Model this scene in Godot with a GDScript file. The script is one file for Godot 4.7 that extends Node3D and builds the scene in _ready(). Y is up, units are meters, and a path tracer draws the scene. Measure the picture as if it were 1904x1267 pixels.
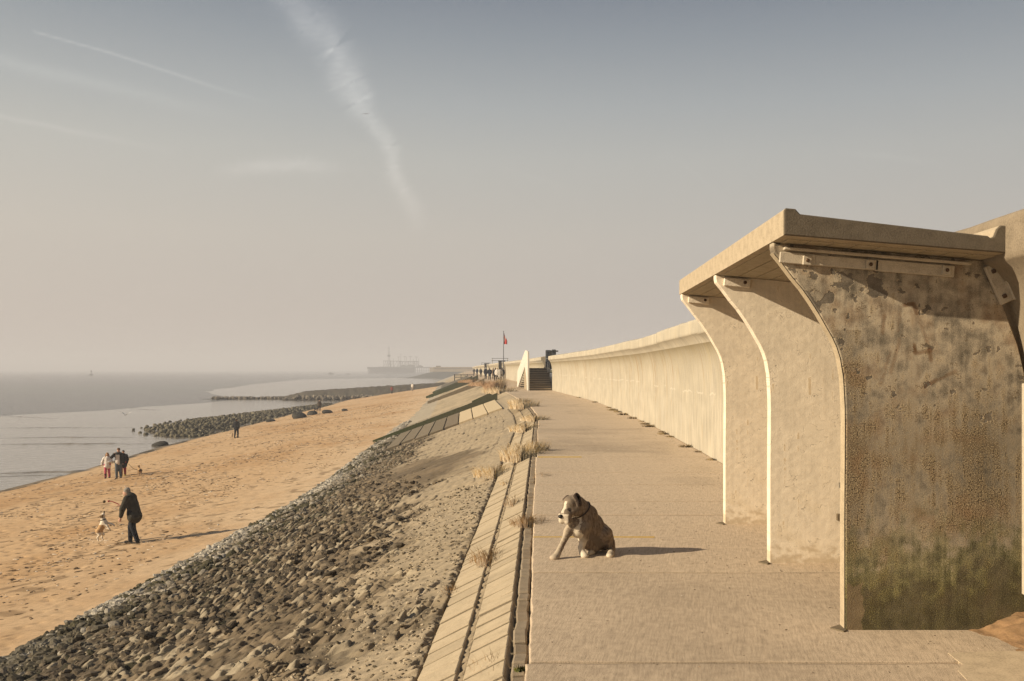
extends Node3D
# A concrete sea-front walk in low winter sun: x to the right, y up, -z along the walk; the walk's surface at the camera is y = 0.
const EXPOSURE := 1.6
const SUN_WAY := Vector3(1.0, -0.47, -0.30)

var taken := {}
var M := {}
var rng := RandomNumberGenerator.new()

# outlines of the shore, as [distance along the walk, x]
var EDGE := [[-10, -.06], [4.84, -.115], [8.96, -.158], [17.2, -.225], [32, -.36], [40.6, -.80], [58, -2.4], [68, -3.4], [90, -5.6], [114, -8.3], [140, -11.1], [200, -18], [300, -28], [470, -44], [700, -64]]
var WALL := [[-10, 3.05], [28, 3.05], [46, 2.41], [68.4, .32], [90, -1.65], [114, -3.84], [140, -6.6], [200, -13], [300, -23.5], [470, -39], [700, -58]]
var TOE := [[0, 9.4], [50, 9.0], [80, 8.0], [111, 7.4], [150, 7], [230, 6.5], [700, 8]]
var TIDE := [[0, -30], [51, -30.8], [61, -31.5], [81, -34.2], [102, -36], [130, -38.5], [165, -41], [205, -45], [300, -52], [700, -110]]
const SEA := -5.15


func _ready() -> void:
	rng.seed = 7
	setup_view()
	make_materials()
	build_sea()
	build_sand()
	build_embankment()
	build_walk()
	build_sea_wall()
	build_shelter()
	build_stairs()
	build_far_shore()
	build_rocks()
	build_plants()
	build_sea_front_things()
	build_figures()


func setup_view() -> void:
	var cam := Camera3D.new()
	cam.name = "camera"
	cam.projection = Camera3D.PROJECTION_FRUSTUM
	cam.near = 0.05
	cam.far = 30000.0
	cam.size = 0.05 * 1267.0 / 1700.0
	cam.frustum_offset = Vector2(-68.0, 53.5) / 1700.0 * 0.05
	cam.position = Vector3(0, 1.65, 0)
	cam.current = true
	add_child(cam)
	var env := Environment.new()
	env.background_mode = Environment.BG_SKY
	env.tonemap_mode = Environment.TONE_MAPPER_LINEAR
	env.tonemap_exposure = EXPOSURE
	env.sdfgi_enabled = true
	env.ssao_enabled = true
	env.ssil_enabled = true
	env.fog_enabled = true
	env.fog_density = 0.00085
	env.fog_light_color = Color(0.84, 0.84, 0.86)
	var sky := Sky.new()
	var pm := PanoramaSkyMaterial.new()
	pm.panorama = sky_picture()
	sky.sky_material = pm
	env.sky = sky
	var we := WorldEnvironment.new()
	we.name = "world_environment"
	we.environment = env
	add_child(we)
	var sun := DirectionalLight3D.new()
	sun.name = "sun"
	sun.light_energy = 1.5
	sun.light_color = Color(1.0, 0.93, 0.81)
	sun.light_angular_distance = 0.5
	sun.shadow_enabled = true
	add_child(sun)
	sun.look_at_from_position(Vector3.ZERO, SUN_WAY, Vector3.UP)


func sky_picture() -> ImageTexture:
	# air: pale and warm in the haze at the horizon, grey blue above; then thin cirrus and vapour trails
	var stops := [[0.0, Color(.365, .32, .285)], [3.0, Color(.368, .328, .292)], [8.0, Color(.372, .348, .312)], [12.8, Color(.332, .333, .316)], [16.0, Color(.273, .29, .296)], [19.8, Color(.192, .217, .242)], [22.0, Color(.150, .175, .208)], [30.0, Color(.11, .135, .18)], [50.0, Color(.09, .115, .165)], [90.0, Color(.075, .10, .15)]]
	var small := Image.create(256, 256, false, Image.FORMAT_RGBF)
	var to_sun := -SUN_WAY.normalized()
	for y in 256:
		var el := 90.0 - (y + 0.5) / 256.0 * 180.0
		var c: Color = stops[0][1]
		for k in stops.size() - 1:
			if el >= stops[k][0]:
				c = (stops[k][1] as Color).lerp(stops[k + 1][1], clampf((el - stops[k][0]) / (stops[k + 1][0] - stops[k][0]), 0, 1))
		for x in 256:
			var az := ((x + 0.5) / 256.0 - 0.5) * TAU
			var d := Vector3(sin(az) * cos(deg_to_rad(el)), sin(deg_to_rad(el)), -cos(az) * cos(deg_to_rad(el)))
			var g := d.dot(to_sun)
			var warm := 0.5 + 0.5 * g
			var k2 := lerpf(0.74, 1.06, warm)
			small.set_pixel(x, y, Color(c.r * k2 * lerpf(0.97, 1.05, warm), c.g * k2, c.b * k2 * lerpf(1.05, 0.93, warm)))
	small.resize(4096, 2048, Image.INTERPOLATE_CUBIC)
	var wisp := FastNoiseLite.new()
	wisp.seed = 3
	wisp.frequency = 0.02
	wisp.fractal_octaves = 4
	# trails as [points (azimuth, elevation, half width, strength)], in degrees
	var trails := [
		[[-19.5, 24.0, 1.4, .03], [-16.1, 21.4, 1.15, .11], [-14.7, 20.2, 1.15, .14], [-13.2, 19.0, 1.2, .155], [-12.3, 17.1, 1.1, .155], [-11.9, 16.0, .9, .15], [-11.0, 14.8, .6, .11], [-9.85, 13.6, .5, .10], [-9.75, 12.3, .46, .11], [-9.2, 10.9, .55, .085], [-8.2, 9.5, .75, .05], [-7.6, 8.6, .9, .0]],
		[[-29.45, 17.9, .05, .13], [-25.75, 17.4, .06, .13], [-22.7, 16.8, .075, .10], [-20, 16.2, .1, .05], [-17, 15.6, .14, .0]],
		[[-36, 16.6, .4, .05], [-28.4, 16.0, .42, .05], [-23.5, 15.3, .45, .035], [-18, 14.6, .5, .0]],
		[[-36, 13.9, .14, .05], [-28.9, 13.2, .16, .05], [-25.75, 12.9, .2, .03], [-21.5, 12.4, .2, .0]],
		[[-20.5, 11.5, .4, .0], [-17.9, 12.0, .55, .08], [-15.1, 12.2, .6, .08], [-12.3, 12.2, .4, .0]],
		[[-4.7, 13.0, .06, .0], [-1, 11.9, .08, .018], [3.0, 10.7, .09, .0]],
		[[17, 12.9, .15, .0], [20, 12.4, .2, .02], [25, 11.4, .2, .0]],
		[[7.4, 13.3, .08, .0], [9.0, 12.0, .1, .015], [12, 9.4, .12, 0]],
	]
	for t in trails:
		for k in t.size() - 1:
			var a: Array = t[k]
			var b: Array = t[k + 1]
			var n := int(maxf(absf(b[0] - a[0]), absf(b[1] - a[1])) / 0.022)
			var pa := Vector2(a[0], a[1])
			var pb := Vector2(b[0], b[1])
			var across := (pb - pa).orthogonal().normalized()
			var box := Rect2(pa, Vector2.ZERO).expand(pb).grow(maxf(a[2], b[2]) * 2.2)
			var x0 := int((box.position.x / 360.0 + 0.5) * 4096)
			var x1 := int((box.end.x / 360.0 + 0.5) * 4096)
			var y0 := int((90.0 - box.end.y) / 180.0 * 2048)
			var y1 := int((90.0 - box.position.y) / 180.0 * 2048)
			var ab := pb - pa
			for y in range(y0, y1 + 1):
				for x in range(x0, x1 + 1):
					var p := Vector2((x / 4096.0 - 0.5) * 360.0, 90.0 - y / 2048.0 * 180.0)
					var s := (p - pa).dot(ab) / ab.length_squared()
					if s < 0.0 or s >= 1.0:
						continue
					var w: float = lerpf(a[2], b[2], s)
					var off := (p - pa).dot(across) + wisp.get_noise_2d(p.x * 14, p.y * 14) * w * 0.5
					var f := exp(-off * off / (w * w) * 1.6) * lerpf(a[3], b[3], s)
					if w > 0.3:
						f *= 0.85 + 0.4 * wisp.get_noise_2d(p.x * 40 + p.y * 8, p.y * 190 - p.x * 40)
					if f > 0.001:
						var c := small.get_pixel(x, y)
						small.set_pixel(x, y, Color(c.r + f * 0.58, c.g + f * 0.54, c.b + f * 0.50))
	var turned := Image.create(4096, 2048, false, Image.FORMAT_RGBF)  # the picture's left edge lies straight ahead, along -z
	turned.blit_rect(small, Rect2i(2048, 0, 2048, 2048), Vector2i(0, 0))
	turned.blit_rect(small, Rect2i(0, 0, 2048, 2048), Vector2i(2048, 0))
	return ImageTexture.create_from_image(turned)


# ---------------------------------------------------------------- helpers

func ip(table: Array, d: float) -> float:
	if d <= table[0][0]:
		return table[0][1]
	for k in table.size() - 1:
		if d <= table[k + 1][0]:
			var t: float = (d - table[k][0]) / (table[k + 1][0] - table[k][0])
			return lerpf(table[k][1], table[k + 1][1], t)
	return table[-1][1]


func curve_x(table: Array, d: float) -> float:  # the outline with its corners rounded off
	var w := 0.5 + d * 0.06
	return (ip(table, d - w) + 2.0 * ip(table, d - w * 0.4) + 2.0 * ip(table, d + w * 0.4) + ip(table, d + w)) / 6.0


func edge_x(d: float) -> float:
	return curve_x(EDGE, d)


func wall_x(d: float) -> float:
	return curve_x(WALL, d)


func walk_y(d: float) -> float:
	return 0.15 * clampf((d - 30.0) / 110.0, 0, 1)


func drop(s: float) -> float:
	if s < 0.09:
		return 0.03
	if s < 0.7:
		return 0.03 + (s - 0.09) * 0.5
	return 0.335 + (s - 0.7) * 0.36


func slope_point(d: float, s: float, up := 0.0) -> Vector3:
	return Vector3(edge_x(d) - s, walk_y(d) - drop(s) + up, -d)


func sand_y(d: float, x: float) -> float:
	var xt := edge_x(d) - ip(TOE, d) + 0.3
	var xw := ip(TIDE, d)
	var u := (xt - x) / (xt - xw)
	var yt := walk_y(d) - drop(ip(TOE, d) - 0.3)
	return yt + (SEA - yt) * (u if u < 1.0 else 1.0 + (u - 1.0) * 0.6)


func numbered(called: String, parent: Node) -> String:
	var key := str(parent.get_instance_id()) + called
	taken[key] = taken.get(key, -1) + 1
	return called if taken[key] == 0 else "%s_%03d" % [called, taken[key]]


func put(called: String, mesh: Mesh, material: Material, parent: Node3D = self, where := Vector3.ZERO) -> MeshInstance3D:
	var o := MeshInstance3D.new()
	o.name = numbered(called, parent)
	o.mesh = mesh
	if material:
		o.material_override = null
		for k in mesh.get_surface_count():
			o.set_surface_override_material(k, material)
	o.position = where
	parent.add_child(o, true)
	return o


func tag(o: Node3D, label: String, category := "", group := "", kind := "") -> Node3D:
	if label:
		o.set_meta("label", label)
	if category:
		o.set_meta("category", category)
	if group:
		o.set_meta("group", group)
	if kind:
		o.set_meta("kind", kind)
	return o


func thing(called: String, label: String, category: String, where := Vector3.ZERO, turn := 0.0, group := "") -> Node3D:
	var o := Node3D.new()
	o.name = numbered(called, self)
	add_child(o, true)
	o.position = where
	o.rotation.y = turn
	tag(o, label, category, group)
	return o


func dup(o: Node3D, called: String, label: String, where: Vector3, turn := 0.0, size := 1.0) -> Node3D:
	var c: Node3D = o.duplicate()
	c.name = numbered(called, self)
	add_child(c, true)
	c.position = where
	c.rotation = Vector3(0, turn, 0)
	c.scale = Vector3.ONE * size
	c.set_meta("label", label)
	return c


func structure(called: String, mesh: Mesh, material: Material, label: String) -> MeshInstance3D:
	var o := put(called, mesh, material)
	tag(o, label, "", "", "structure")
	return o


class Shape:  # collects triangles; points of a face are turned so that it looks away from a point inside
	var st := SurfaceTool.new()
	var col := Color.WHITE
	var uvu := Vector4(0, 0, 0, 0)
	var uvv := Vector4(0, 0, 0, 0)
	func _init(smooth := false) -> void:
		st.begin(Mesh.PRIMITIVE_TRIANGLES)
		st.set_smooth_group(0 if smooth else -1)
	func point(p: Vector3) -> void:
		st.set_color(col)
		st.set_uv(Vector2(p.x * uvu.x + p.y * uvu.y + p.z * uvu.z + uvu.w, p.x * uvv.x + p.y * uvv.y + p.z * uvv.z + uvv.w))
		st.add_vertex(p)
	func tri(a: Vector3, b: Vector3, c: Vector3) -> void:
		point(a)
		point(c)
		point(b)
	func face(p: Array, inside: Vector3) -> void:
		var n: Vector3 = (p[1] - p[0]).cross(p[2] - p[0])
		var m := Vector3.ZERO
		for q in p:
			m += q
		var out := n.dot(m / p.size() - inside) >= 0.0
		for k in range(1, p.size() - 1):
			if out:
				tri(p[0], p[k], p[k + 1])
			else:
				tri(p[0], p[k + 1], p[k])
	func box(center: Vector3, size: Vector3, chamfer := 0.0, basis := Basis()) -> void:
		var h := size / 2.0
		var c := minf(chamfer, minf(h.x, minf(h.y, h.z)) * 0.9)
		var at := func(s: Array, k: int) -> Vector3:
			var v := Vector3(s[0] * (h.x - c), s[1] * (h.y - c), s[2] * (h.z - c))
			v[k] += s[k] * c
			return center + basis * v
		for k in 3:
			var i := (k + 1) % 3
			var j := (k + 2) % 3
			for sk in [-1.0, 1.0]:
				var q := []
				for w in [[-1.0, -1.0], [1.0, -1.0], [1.0, 1.0], [-1.0, 1.0]]:
					var s := [0.0, 0.0, 0.0]
					s[k] = sk
					s[i] = w[0]
					s[j] = w[1]
					q.append(at.call(s, k))
				face(q, center)
				if c > 0.0:
					for si in [-1.0, 1.0]:
						var a := [0.0, 0.0, 0.0]
						a[k] = sk
						a[i] = si
						var b := a.duplicate()
						a[j] = -1.0
						b[j] = 1.0
						face([at.call(a, k), at.call(b, k), at.call(b, i), at.call(a, i)], center)
		if c > 0.0:
			for sx in [-1.0, 1.0]:
				for sy in [-1.0, 1.0]:
					for sz in [-1.0, 1.0]:
						var s := [sx, sy, sz]
						face([at.call(s, 0), at.call(s, 1), at.call(s, 2)], center)
	func prism(poly: Array, way: Vector3, bevel := 0.0) -> void:  # a planar outline pushed along way, with both rims bevelled
		var n := poly.size()
		var mid := Vector3.ZERO
		for p in poly:
			mid += p / n
		var nrm := Vector3.ZERO
		for k in n:
			nrm += (poly[k] - mid).cross(poly[(k + 1) % n] - mid)
		nrm = nrm.normalized()
		var axis := way.normalized()
		var side := 1.0 if nrm.dot(axis) > 0.0 else -1.0
		var inner := []
		for k in n:
			var a: Vector3 = (poly[k] - poly[(k + n - 1) % n]).normalized()
			var b: Vector3 = (poly[(k + 1) % n] - poly[k]).normalized()
			var m := (nrm.cross(a) + nrm.cross(b))
			m = m / maxf(m.length_squared() * 0.5, 0.4)
			inner.append(poly[k] + m * bevel)
		var flat := PackedVector2Array()
		var ex: Vector3 = (poly[1] - poly[0]).normalized()
		var ey := nrm.cross(ex)
		for p in inner:
			flat.append(Vector2((p - mid).dot(ex), (p - mid).dot(ey)))
		var t := Geometry2D.triangulate_polygon(flat)
		for k in range(0, t.size(), 3):
			var q := [inner[t[k]], inner[t[k + 1]], inner[t[k + 2]]]
			face(q, q[0] + axis)
			var r := [q[0] + way, q[1] + way, q[2] + way]
			face(r, r[0] - axis)
		for k in n:
			var l := (k + 1) % n
			var a0: Vector3 = poly[k] + axis * bevel
			var a1: Vector3 = poly[l] + axis * bevel
			var b0: Vector3 = poly[k] + way - axis * bevel
			var b1: Vector3 = poly[l] + way - axis * bevel
			for f in [[inner[k], inner[l], a1, a0], [a0, a1, b1, b0], [b0, b1, inner[l] + way, inner[k] + way]]:
				if bevel == 0.0 and f[0] != a0:
					continue
				if side > 0.0:
					tri(f[0], f[1], f[2])
					tri(f[0], f[2], f[3])
				else:
					tri(f[0], f[2], f[1])
					tri(f[0], f[3], f[2])
	func tube(points: Array, radius: float, sides := 6, end_radius := -1.0) -> void:
		var n := points.size()
		var rings := []
		for k in n:
			var dir: Vector3 = (points[mini(k + 1, n - 1)] - points[maxi(k - 1, 0)]).normalized()
			var u := dir.cross(Vector3.UP if absf(dir.y) < 0.9 else Vector3.RIGHT).normalized()
			var v := u.cross(dir)
			var r := radius if end_radius < 0.0 else lerpf(radius, end_radius, k / float(n - 1))
			var ring := []
			for s in sides:
				ring.append(points[k] + (u * cos(TAU * s / sides) + v * sin(TAU * s / sides)) * r)
			rings.append(ring)
		for k in n - 1:
			for s in sides:
				var t := (s + 1) % sides
				face([rings[k][s], rings[k][t], rings[k + 1][t], rings[k + 1][s]], (points[k] + points[k + 1]) / 2.0)
		face(rings[0], points[1])
		face(rings[n - 1], points[n - 2])
	func ball(center: Vector3, r: Vector3, sides := 8, rings := 5) -> void:
		var at := func(a: int, b: int) -> Vector3:
			var th := PI * b / rings
			var ph := TAU * a / sides
			return center + Vector3(sin(th) * cos(ph), cos(th), sin(th) * sin(ph)) * r
		for b in rings:
			for a in sides:
				if b > 0:
					face([at.call(a, b), at.call(a + 1, b), at.call(a, b + 1)], center)
				if b < rings - 1:
					face([at.call(a + 1, b), at.call(a + 1, b + 1), at.call(a, b + 1)], center)
	func done(normals := true) -> ArrayMesh:
		if normals:
			st.generate_normals()
		return st.commit()


func sheet(nu: int, nv: int, f: Callable, up := Vector3.UP, uv_step := 0.0) -> ArrayMesh:
	# a grid of f(i, j) = [point, colour, uv?] with smooth normals, seen from the side of up
	var p := PackedVector3Array()
	var c := PackedColorArray()
	var uv := PackedVector2Array()
	p.resize(nu * nv)
	c.resize(nu * nv)
	uv.resize(nu * nv)
	for i in nu:
		for j in nv:
			var r: Array = f.call(i, j)
			p[i * nv + j] = r[0]
			c[i * nv + j] = r[1]
			uv[i * nv + j] = r[2] if r.size() > 2 else Vector2(r[0].x, r[0].z)
	return grid_mesh(nu, nv, p, c, uv, up)


func grid_mesh(nu: int, nv: int, p: PackedVector3Array, c: PackedColorArray, uv: PackedVector2Array, up := Vector3.UP) -> ArrayMesh:
	var n := PackedVector3Array()
	n.resize(nu * nv)
	var mid := (nu / 2) * nv + nv / 2
	var sgn := 1.0 if (p[mini(mid + nv, nu * nv - 1)] - p[mid]).cross(p[mini(mid + 1, nu * nv - 1)] - p[mid]).dot(up) > 0.0 else -1.0
	for i in nu:
		var i0 := maxi(i - 1, 0) * nv
		var i1 := mini(i + 1, nu - 1) * nv
		for j in nv:
			n[i * nv + j] = (p[i1 + j] - p[i0 + j]).cross(p[i * nv + mini(j + 1, nv - 1)] - p[i * nv + maxi(j - 1, 0)]).normalized() * sgn
	var ix := PackedInt32Array()
	ix.resize((nu - 1) * (nv - 1) * 6)
	var k := 0
	for i in nu - 1:
		for j in nv - 1:
			var a := i * nv + j
			var b := a + nv
			if sgn > 0.0:  # a, b, a + 1 run anticlockwise seen from up; Godot wants them clockwise
				ix[k] = a
				ix[k + 1] = a + 1
				ix[k + 2] = b
				ix[k + 3] = b
				ix[k + 4] = a + 1
				ix[k + 5] = b + 1
			else:
				ix[k] = a
				ix[k + 1] = b
				ix[k + 2] = a + 1
				ix[k + 3] = b
				ix[k + 4] = b + 1
				ix[k + 5] = a + 1
			k += 6
	var arrays := []
	arrays.resize(Mesh.ARRAY_MAX)
	arrays[Mesh.ARRAY_VERTEX] = p
	arrays[Mesh.ARRAY_NORMAL] = n
	arrays[Mesh.ARRAY_COLOR] = c
	arrays[Mesh.ARRAY_TEX_UV] = uv
	arrays[Mesh.ARRAY_INDEX] = ix
	var m := ArrayMesh.new()
	m.add_surface_from_arrays(Mesh.PRIMITIVE_TRIANGLES, arrays)
	return m


func noise(seed_: int, freq: float, octaves := 3, type := FastNoiseLite.TYPE_SIMPLEX_SMOOTH) -> FastNoiseLite:
	var n := FastNoiseLite.new()
	n.seed = seed_
	n.frequency = freq
	n.noise_type = type
	n.fractal_octaves = octaves
	if octaves < 2:
		n.fractal_type = FastNoiseLite.FRACTAL_NONE
	return n


# ---------------------------------------------------------------- bodies
# bone = [a, b, radius at a, radius at b, (axis, squash)]; the bones' tapered capsules are joined by a smooth minimum and meshed as surface nets

func bone_distance(q: Array, p: Vector3) -> float:
	var w: Vector3 = p - q[0]
	var ab: Vector3 = q[1] - q[0]
	var t := clampf(w.dot(ab) / maxf(ab.length_squared(), 1e-9), 0, 1)
	var r := w - ab * t
	if q.size() > 4:
		r += (q[4] as Vector3) * (r.dot(q[4]) * (q[5] - 1.0))
	return r.length() - lerpf(q[2], q[3], t)


func body(bones: Array, h: float, k: float, color: Callable) -> ArrayMesh:
	var lo := Vector3.ONE * 1e9
	var hi := -lo
	for q in bones:
		for e in 2:
			lo = lo.min(q[e] - Vector3.ONE * (q[2 + e] + 3.0 * h))
			hi = hi.max(q[e] + Vector3.ONE * (q[2 + e] + 3.0 * h))
	var nx := int(ceil((hi.x - lo.x) / h)) + 1
	var ny := int(ceil((hi.y - lo.y) / h)) + 1
	var nz := int(ceil((hi.z - lo.z) / h)) + 1
	var f := PackedFloat32Array()
	f.resize(nx * ny * nz)
	f.fill(9.0)
	for q in bones:
		var reach := maxf(q[2], q[3]) + k + 2.0 * h
		var b0: Vector3 = ((q[0] as Vector3).min(q[1]) - Vector3.ONE * reach - lo) / h
		var b1: Vector3 = ((q[0] as Vector3).max(q[1]) + Vector3.ONE * reach - lo) / h
		for z in range(maxi(int(b0.z), 0), mini(int(b1.z) + 1, nz)):
			for y in range(maxi(int(b0.y), 0), mini(int(b1.y) + 1, ny)):
				var row := (z * ny + y) * nx
				for x in range(maxi(int(b0.x), 0), mini(int(b1.x) + 1, nx)):
					var d := bone_distance(q, lo + Vector3(x, y, z) * h)
					var o := f[row + x]
					var g := clampf(0.5 + 0.5 * (o - d) / k, 0, 1)
					f[row + x] = lerpf(o, d, g) - k * g * (1.0 - g)
	var id := PackedInt32Array()
	id.resize(nx * ny * nz)
	id.fill(-1)
	var P := PackedVector3Array()
	var steps := [0, 1, nx, nx + 1, nx * ny, nx * ny + 1, nx * ny + nx, nx * ny + nx + 1]
	var corner := [Vector3(0, 0, 0), Vector3(1, 0, 0), Vector3(0, 1, 0), Vector3(1, 1, 0), Vector3(0, 0, 1), Vector3(1, 0, 1), Vector3(0, 1, 1), Vector3(1, 1, 1)]
	var edges := [[0, 1], [2, 3], [4, 5], [6, 7], [0, 2], [1, 3], [4, 6], [5, 7], [0, 4], [1, 5], [2, 6], [3, 7]]
	var v := PackedFloat32Array()
	v.resize(8)
	for z in nz - 1:
		for y in ny - 1:
			for x in nx - 1:
				var at := (z * ny + y) * nx + x
				if absf(f[at]) > 2.5 * h:
					continue
				var inside := 0
				for e in 8:
					v[e] = f[at + steps[e]]
					if v[e] < 0.0:
						inside += 1
				if inside == 0 or inside == 8:
					continue
				var sum := Vector3.ZERO
				var count := 0
				for e in edges:
					var a := v[e[0]]
					var b := v[e[1]]
					if (a < 0.0) != (b < 0.0):
						sum += (corner[e[0]] as Vector3).lerp(corner[e[1]], a / (a - b))
						count += 1
				id[at] = P.size()
				P.append(lo + (Vector3(x, y, z) + sum / count) * h)
	var ix := PackedInt32Array()
	var jump := [1, nx, nx * ny]
	for z in range(1, nz - 1):
		for y in range(1, ny - 1):
			for x in range(1, nx - 1):
				var at := (z * ny + y) * nx + x
				if id[at] < 0 and absf(f[at]) > 2.5 * h:
					continue
				for axis in 3:
					var a := f[at]
					var b := f[at + jump[axis]]
					if (a < 0.0) == (b < 0.0):
						continue
					var u: int = jump[(axis + 1) % 3]
					var w: int = jump[(axis + 2) % 3]
					var q := [id[at - u - w], id[at - w], id[at], id[at - u]]
					if q.min() < 0:
						continue
					if a < 0.0:
						ix.append_array([q[0], q[2], q[1], q[0], q[3], q[2]])
					else:
						ix.append_array([q[0], q[1], q[2], q[0], q[2], q[3]])
	var N := PackedVector3Array()
	N.resize(P.size())
	for t in range(0, ix.size(), 3):
		var n := (P[ix[t + 2]] - P[ix[t]]).cross(P[ix[t + 1]] - P[ix[t]])
		for e in 3:
			N[ix[t + e]] += n
	var C := PackedColorArray()
	C.resize(P.size())
	for e in P.size():
		N[e] = N[e].normalized()
		C[e] = color.call(P[e], N[e])
	var arrays := []
	arrays.resize(Mesh.ARRAY_MAX)
	arrays[Mesh.ARRAY_VERTEX] = P
	arrays[Mesh.ARRAY_NORMAL] = N
	arrays[Mesh.ARRAY_COLOR] = C
	arrays[Mesh.ARRAY_INDEX] = ix
	var m := ArrayMesh.new()
	m.add_surface_from_arrays(Mesh.PRIMITIVE_TRIANGLES, arrays)
	return m


func near_bone(bones: Array, p: Vector3) -> int:
	var best := 0
	var least := 1e9
	for k in bones.size():
		var d := bone_distance(bones[k], p)
		if d < least:
			least = d
			best = k
	return best


# ---------------------------------------------------------------- materials (what surfaces are made of)

func field(seed_: int, freq: float, w: int, h: int, octaves := 4, type := FastNoiseLite.TYPE_SIMPLEX_SMOOTH) -> PackedByteArray:
	var im := noise(seed_, freq, octaves, type).get_seamless_image(w, h)
	im.convert(Image.FORMAT_L8)
	return im.get_data()


func picture(w: int, h: int, data: PackedByteArray, format := Image.FORMAT_RGB8) -> ImageTexture:
	return ImageTexture.create_from_image(Image.create_from_data(w, h, false, format, data))


func stretched(seed_: int, freq: float, w: int, h: int, sx: int, sy: int, octaves := 3) -> PackedByteArray:
	var im := noise(seed_, freq, octaves).get_seamless_image(w / sx, h / sy)
	im.convert(Image.FORMAT_L8)
	im.resize(w, h, Image.INTERPOLATE_CUBIC)
	return im.get_data()


func plain(c: Color, rough := 0.85, metal := 0.0) -> StandardMaterial3D:  # c is a linear base colour
	var m := StandardMaterial3D.new()
	m.albedo_color = c.linear_to_srgb()
	m.roughness = rough
	m.metallic = metal
	m.metallic_specular = 0.35
	m.cull_mode = BaseMaterial3D.CULL_DISABLED
	return m


func grained(c: Color, size: float, bump: float, rough := 0.9, vertex := false, tex := "grain", relief := "bumps") -> StandardMaterial3D:
	# size: metres that one tile of the grain covers
	var m := plain(c, rough)
	m.albedo_texture = M[tex]
	m.vertex_color_use_as_albedo = vertex
	m.uv1_triplanar = true
	m.uv1_world_triplanar = true
	m.uv1_scale = Vector3.ONE / size
	m.heightmap_enabled = true
	m.heightmap_texture = M[relief]
	m.heightmap_scale = bump
	return m


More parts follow.
